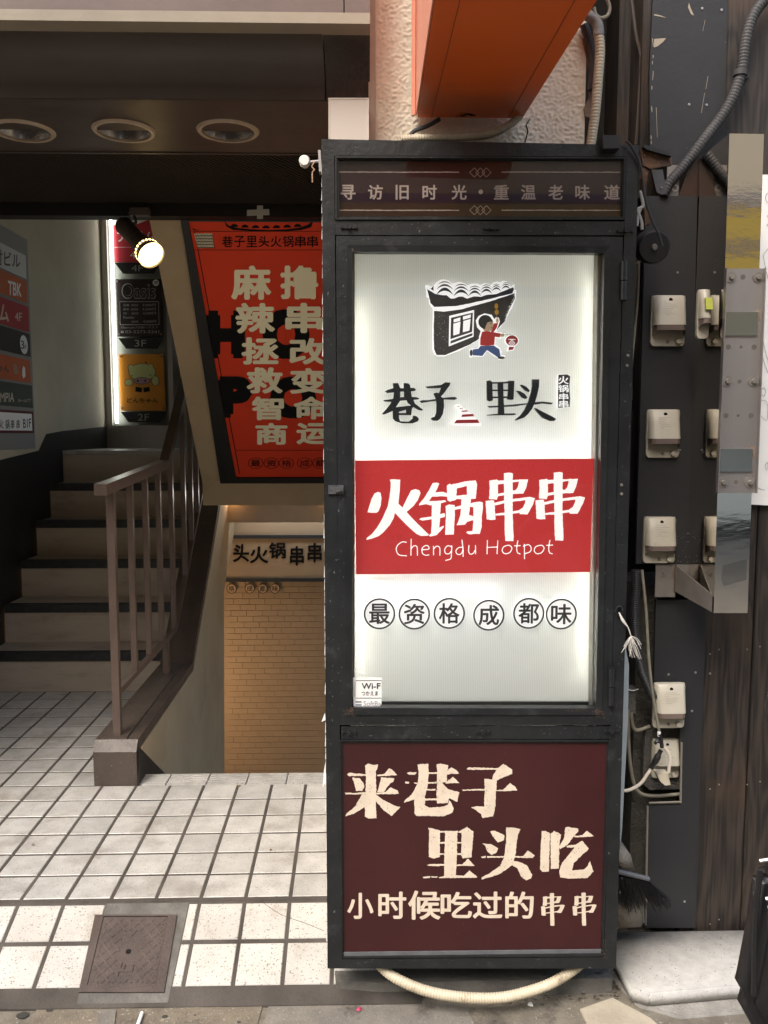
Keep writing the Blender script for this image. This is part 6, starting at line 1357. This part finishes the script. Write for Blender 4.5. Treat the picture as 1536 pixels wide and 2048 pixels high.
gpoly(p, out, M_letter, .002, 'animal_outline')
gpoly(p, [ell(393, 1510, 123, 77, 24), ell(288, 1470, 25, 29), ell(470, 1462, 25, 27), ell(268, 1605, 35, 29), ell(515, 1590, 31, 45)], mat('pale_green_print', (.50, .52, .22), None), .008, 'animal_face')
gpoly(p, [ell(390, 1590, 76, 34)], M_letter, .013, 'animal_outline'); gpoly(p, [ell(390, 1590, 71, 29)], mat('mauve_print', (.40, .25, .28), None), .016, 'animal_snout')
gpoly(p, [ell(352, 1590, 9, 9), ell(421, 1590, 9, 9), [(284, 1545), (300, 1538), (308, 1548), (300, 1545)], [(460, 1540), (478, 1532), (478, 1538), (464, 1546)]], M_hole, .020, 'animal_detail')
gpoly(p, [[(332, 1645), (392, 1655), (388, 1698), (328, 1690)], [(402, 1655), (460, 1645), (466, 1688), (408, 1698)], [(412, 1405), (430, 1418), (440, 1408), (430, 1432)]], M_hole, .004, 'printed_block')
gt(p, 'どんちゃん', 250, 1750, 542, 1795, M_hole, .03)
mb = Sep()
for x, y in ((190, 1362), (570, 1362), (206, 1845), (588, 1845), (160, 662), (178, 1156), (568, 1156)): c = on(*Z9(x, y), PY(PG-.002)); mb.cyl(c, c+Vector((0, -.006, 0)), .010, .008, 10)
mb.build('fixing', M_steeld, fs)
# spotlight
spt = thing('spotlight', 'lit warm cone spotlight hanging from the dark lintel', 'spotlight')
s0, s1 = on(246, 449, PY(3.59)), on(303, 511, PY(3.44)); ax = (s1-s0)
prf = [(0, .034), (.03, .038), (.25, .037), (.42, .034), (.7, .043), (.88, .052), (1.0, .056)]
MB().tube([s0+ax*t for t, r in prf], [r for t, r in prf], 28, cap=False).build('housing', mat('brown_lamp_metal', (.10, .08, .07), None, rough=.35), spt, True)
MB().cyl(s0, s0-ax*.02, .030, .024, 24).build('end_cap', MATS['brown_lamp_metal'], spt)
MB().cyl(s1-ax*.06, s1-ax*.03, .053, .053, 28).build('bulb_face', M_bulb, spt)
axn = ax.normalized(); e1_ = axn.cross(Vector((0, 0, 1))).normalized(); e2_ = axn.cross(e1_); mb = MB()
for k in range(22):
    a = 2*math.pi*k/22; rr = .0525; c = s0+ax*.87; d_v = e1_*math.cos(a)+e2_*math.sin(a); mb.cyl(c+d_v*(rr-.002), c+d_v*(rr+.0012), .0048, None, 8)
tag(mb.build('vent_hole', M_bulb, spt), kind='stuff')  # glowing dots stand in for bulb light shining through the holes
mb = MB(); mb.tube(spline([s0+ax*.22+Vector((.01, 0, .03)), on(272, 445, PY(3.56)), on(265, 425, PY(3.6)), on(258, 428, PY(3.605))], 6), .006, 8); mb.box(on(262, 416, PY(3.6)).x, on(300, 416, PY(3.6)).x, 3.575, 3.61, on(270, 433, PY(3.6)).z, on(270, 418, PY(3.6)).z); mb.build('bracket', MATS['brown_lamp_metal'], spt, True)
sl = bpy.data.lights.new('spot_glow', 'SPOT'); sl.energy = 14; sl.color = (1, .72, .42); sl.spot_size = math.radians(95); sl.spot_blend = .6; sl.shadow_soft_size = .04
so_ = bpy.data.objects.new('spot_glow', sl); so_.location = s1+axn*.01; so_.rotation_euler = (-axn).to_track_quat('Z', 'Y').to_euler(); COL.objects.link(so_)

# ================================================================== SMALL LITTER
def blob(name, px, py, z, r, m, label, cat, flat=.4, seed=0):
    c = on(px, py, PZ(z)); rr = random.Random(seed); mb = MB(); n = 8
    pts = [c+Vector((r*rr.uniform(.5, 1.2)*math.cos(k*2*math.pi/n), r*rr.uniform(.5, 1.2)*math.sin(k*2*math.pi/n), 0)) for k in range(n)]
    top_ = [p_.lerp(c, .5)+Vector((0, 0, r*flat)) for p_ in pts]
    mb.add(pts+top_, [tuple(range(n, 2*n))]+[(k, (k+1) % n, n+(k+1) % n, n+k) for k in range(n)]); return tag(mb.build(name, m), label, cat)
ci = MB(); ci.cyl(on(284, 2026, PZ(-.138)), on(272, 2060, PZ(-.138)), .0055, None, 12); tag(ci.build('cigarette', M_paper, None, True), 'white cigarette lying on the street below the iron cover', 'cigarette')
blob('petal', 718, 2018, -.143, .010, mat('pink_petal', (.5, .03, .12), None), 'crumpled pink petal on the street in front of the cabinet', 'petal', seed=3)
blob('chewed_paper', 1062, 2010, -.142, .010, M_paper, 'crumpled white scrap of paper on the street under the hanging conduit', 'litter', .7, 4)
blob('pebble', 702, 1999, -.143, .006, M_cream, 'tiny cream pebble near the lower left corner of the cabinet', 'pebble', .7, 5)
blob('pebble', 66, 1691, .001, .008, M_stone, 'small dark pebble on the tiles at the left', 'pebble', .9, 6)
blob('dry_leaf', 541, 1700, .001, .007, mat('dry_leaf', (.16, .10, .05), None), 'small curled dry leaf on the tiles near the cabinet', 'leaf', .6, 7)
blob('dry_leaf', 479, 1572, .001, .010, MATS['dry_leaf'], 'small brown leaf by the ribbed nosing tiles', 'leaf', .3, 8)
gm = MB()
for x, y, r in ((45, 2030, .018), (330, 2033, .009), (100, 2020, .011), (390, 2030, .004), (478, 2044, .006)):
    c = on(x, y, PZ(-.1455)); disc(gm, c, r, 14, Vector((0, 0, 1)), .001, Vector((1, 0, 0)), Vector((0, 1, 0)), ry=r*.8)
tag(gm.build('gum_spots', mat('old_gum', (.035, .033, .03), None, rough=.7)), kind='stuff')
dbm = MB(); rr = random.Random(11)
for _ in range(260):
    x, y = rr.uniform(560, 1290), rr.uniform(1975, 2046); c = on(x, y, PZ(-.1455)); r = rr.uniform(.0008, .0028); dbm.add([c+Vector((r, 0, 0)), c+Vector((-r, r, 0)), c+Vector((-r*.5, -r, 0)), c+Vector((0, 0, r*1.2))], [(0, 1, 3), (1, 2, 3), (2, 0, 3)])
for _ in range(160):
    x, y = rr.uniform(0, 640), rr.uniform(1978, 1992); c = on(x, y, PZ(-.1455)); r = rr.uniform(.0008, .0025); dbm.add([c+Vector((r, 0, 0)), c+Vector((-r, r, 0)), c+Vector((-r*.5, -r, 0)), c+Vector((0, 0, r*1.2))], [(0, 1, 3), (1, 2, 3), (2, 0, 3)])
tag(dbm.build('grit', mat('pale_grit', (.32, .27, .2), (.1, .09, .07), 300, .9)), kind='stuff')

pn = thing('person', 'person in a black coat at the right edge with one elbow out', 'person')
def skin_mesh(name, verts, edges, radii, m, parent, lev=2):
    me = bpy.data.meshes.new(name); me.from_pydata(verts, edges, []); ob = bpy.data.objects.new(name, me); COL.objects.link(ob)
    sk_ = ob.modifiers.new('s', 'SKIN'); sk_.use_smooth_shade = True
    for i, r in enumerate(radii):
        me.skin_vertices[0].data[i].radius = (r, r) if not isinstance(r, tuple) else r
    me.skin_vertices[0].data[0].use_root = True
    sb_ = ob.modifiers.new('b', 'SUBSURF'); sb_.levels = lev; sb_.render_levels = lev
    dg = bpy.context.evaluated_depsgraph_get(); dg.update(); m2 = bpy.data.meshes.new_from_object(ob.evaluated_get(dg)); bpy.data.objects.remove(ob)
    for p in m2.polygons: p.use_smooth = True
    m2.name = name; m2.materials.clear(); o = link(name, m2, m, parent); return o
px_, py_ = 1.02, 1.22
V = [(px_, py_, .84), (px_, py_, 1.02), (px_, py_, 1.20), (px_, py_, 1.34), (px_, py_-.005, 1.40), (px_-.15, py_, 1.29), (px_-.39, py_-.02, 1.135), (px_-.27, py_-.09, .96), (px_+.15, py_, 1.29), (px_+.21, py_+.02, 1.04), (px_+.19, py_-.07, .83),
     (px_-.09, py_, .76), (px_-.10, py_-.02, .34), (px_-.10, py_+.02, -.07), (px_-.10, py_-.10, -.11), (px_+.09, py_, .76), (px_+.10, py_+.02, .34), (px_+.10, py_+.08, -.07), (px_+.10, py_-.04, -.11)]
Ed = [(0, 1), (1, 2), (2, 3), (3, 4), (2, 5), (5, 6), (6, 7), (2, 8), (8, 9), (9, 10), (0, 11), (11, 12), (12, 13), (13, 14), (0, 15), (15, 16), (16, 17), (17, 18)]
skin_mesh('body', V, Ed, [(.16, .12), (.145, .11), (.16, .11), .065, .05, .07, .050, .040, .07, .048, .038, .10, .065, .045, .04, .10, .065, .045, .04], M_cloth, pn)
hd = MB(); hd.sphere((px_, py_-.015, 1.515), .098); ho = hd.build('head', M_skin, pn, True); ho.scale = (.82, 1, 1.16); ho.location = (px_*(1-.82), 0, 1.515*(1-1.16))
nb = MB(); nb.tube([(px_, py_-.11, 1.53), (px_, py_-.127, 1.51), (px_, py_-.105, 1.495)], [.006, .013, .010], 8); nb.build('nose', M_skin, pn, True)
for sx in (-1, 1):
    eb = MB(); eb.sphere((px_+sx*.031, py_-.100, 1.535), .010, 6); eb.build('eye', M_hole, pn, True)
    eb = MB(); eb.tube([(px_+sx*.080, py_-.01, 1.55), (px_+sx*.090, py_, 1.525), (px_+sx*.080, py_-.005, 1.49)], [.008, .014, .006], 8); eb.build('ear', M_skin, pn, True)
mo = MB(); mo.tube([(px_-.022, py_-.103, 1.468), (px_, py_-.110, 1.466), (px_+.022, py_-.103, 1.468)], [.003, .006, .003], 6); mo.build('mouth', mat('lip', (.4, .15, .13), None), pn, True)
hr = MB(); hr.tube([(px_, py_+.02, 1.36), (px_, py_+.04, 1.42), (px_, py_+.035, 1.50), (px_, py_+.02, 1.58), (px_, py_+.01, 1.63), (px_, py_+.01, 1.645)], [.06, .085, .098, .090, .055, .005], 16); hr.build('hair', mat('black_hair', (.012, .010, .009), None, rough=.5), pn, True)
hx, hy, hz2 = px_-.245, py_-.115, .925
skin_mesh('hand', [(hx+.005, hy+.01, hz2+.03), (hx, hy, hz2-.01), (hx, hy-.005, hz2-.035)], [(0, 1), (1, 2)], [(.022, .018), (.034, .015), (.036, .014)], M_skin, pn)
for k in range(4):
    fx = hx-.030+k*.020; L_ = (.052, .062, .058, .045)[k]
    fb2 = MB(); fb2.tube([(fx, hy-.008, hz2-.03), (fx, hy-.018, hz2-.03-L_*.55), (fx, hy+.004, hz2-.03-L_*.9), (fx, hy+.022, hz2-.03-L_*.7)], [.0095, .0088, .008, .0062], 8); fb2.build('finger', M_skin, pn, True)
fb2 = MB(); fb2.tube([(hx+.032, hy+.002, hz2+.005), (hx+.045, hy-.005, hz2-.025), (hx+.030, hy-.008, hz2-.055)], [.011, .010, .007], 8); fb2.build('thumb', M_skin, pn, True)
bg_ = thing('handbag', 'soft black bag with silver buckles hanging at the lower right edge of the frame', 'bag')
q = [on(x, y, PY(1.13)) for x, y in ((1496, 1714), (1540, 1706), (1620, 1718), (1690, 1780), (1730, 2070), (1640, 2150), (1520, 2085), (1452, 1962), (1462, 1925), (1480, 1830))]
me = bpy.data.meshes.new('bag_body'); mbb = MB().prism(q, (0, -.06, 0)); me.from_pydata(mbb.v, [], mbb.f); bm = bmesh.new(); bm.from_mesh(me)
bmesh.ops.recalc_face_normals(bm, faces=bm.faces); bmesh.ops.bevel(bm, geom=[e for e in bm.edges if e.calc_face_angle(0) > .6], offset=.018, segments=4, affect='EDGES'); bm.to_mesh(me); bm.free()
for p in me.polygons: p.use_smooth = True
bb = link('bag_body', me, M_bag, bg_)
for x, y in ((1519, 1722), (1531, 1798), (1536, 1815), (1538, 1832)):
    c = on(x, y, PY(1.068)); MB().tube([c, c+Vector((.012, -.002, .003))], .0028, 8).build('buckle', M_steelb, bg_, True)
stp = MB(); t0 = on(1545, 1712, PY(1.12)); t1 = on(1680, 1735, PY(1.12)); stp.tube(spline([t0, Vector((hx, hy-.005, hz2-.07)), t1], 8), .006, 8); stp.build('strap', M_bag, bg_, True)
fd = MB()
for x0_, x1_ in ((1520, 1508), (1545, 1560)): fd.tube(spline([on(x0_, 1740, PY(1.068)), on((x0_+x1_)/2-4, 1850, PY(1.068)), on(x1_, 1990, PY(1.068))], 6), .004, 6)
fd.build('fold', M_bag, bg_, True)

# ================================================================== OTHER SIDE OF THE STREET (seen in reflections)
op = thing('opposite_building', 'cream building with a yellow shop sign across the street behind the viewer', 'building')
MB().box(-14, 14, -9.5, -9, -.15, 9.0).build('wall', mat('cream_facade', (.97, .72, .48), (.94, .69, .45), 1.5, .8), op)
MB().box(-14, 14, -9.04, -9.0, -.15, 2.4).build('shopfront', mat('dark_shopfront', (.05, .05, .055), (.10, .09, .08), 1.2, .4), op)
MB().box(-1.0, 9.0, -9.3, -8.7, 3.9, 5.15).build('sign_board', mat('yellow_sign', (.85, .50, .07), None, rough=.5), op)
for a_, b_2 in ((3.72, 3.88), (4.48, 4.60), (5.17, 5.30)): MB().box(-1.0, 9.0, -8.75, -8.69, a_, b_2).build('blue_band', mat('blue_band', (.05, .08, .25), None), op)
MB().box(4.4, 7.6, -8.98, -8.9, .1, .95).build('pale_shutter', mat('pale_shutter', (.75, .70, .6), None), op); MB().box(4.4, 7.6, -8.98, -8.88, 1.45, 1.62).build('pale_rail', M_paper, op); MB().box(5.2, 6.1, -8.97, -8.9, .95, 1.45).build('pale_panel', mat('pale_shutter', (.75, .70, .6), None), op)
for k in range(8):
    f = MB().box(-12.5+k*3.2, -11+k*3.2, -9.02, -8.98, 6.9, 8.3).build('window', mat('window_glass_dark', (.05, .06, .07), None, rough=.1), op)
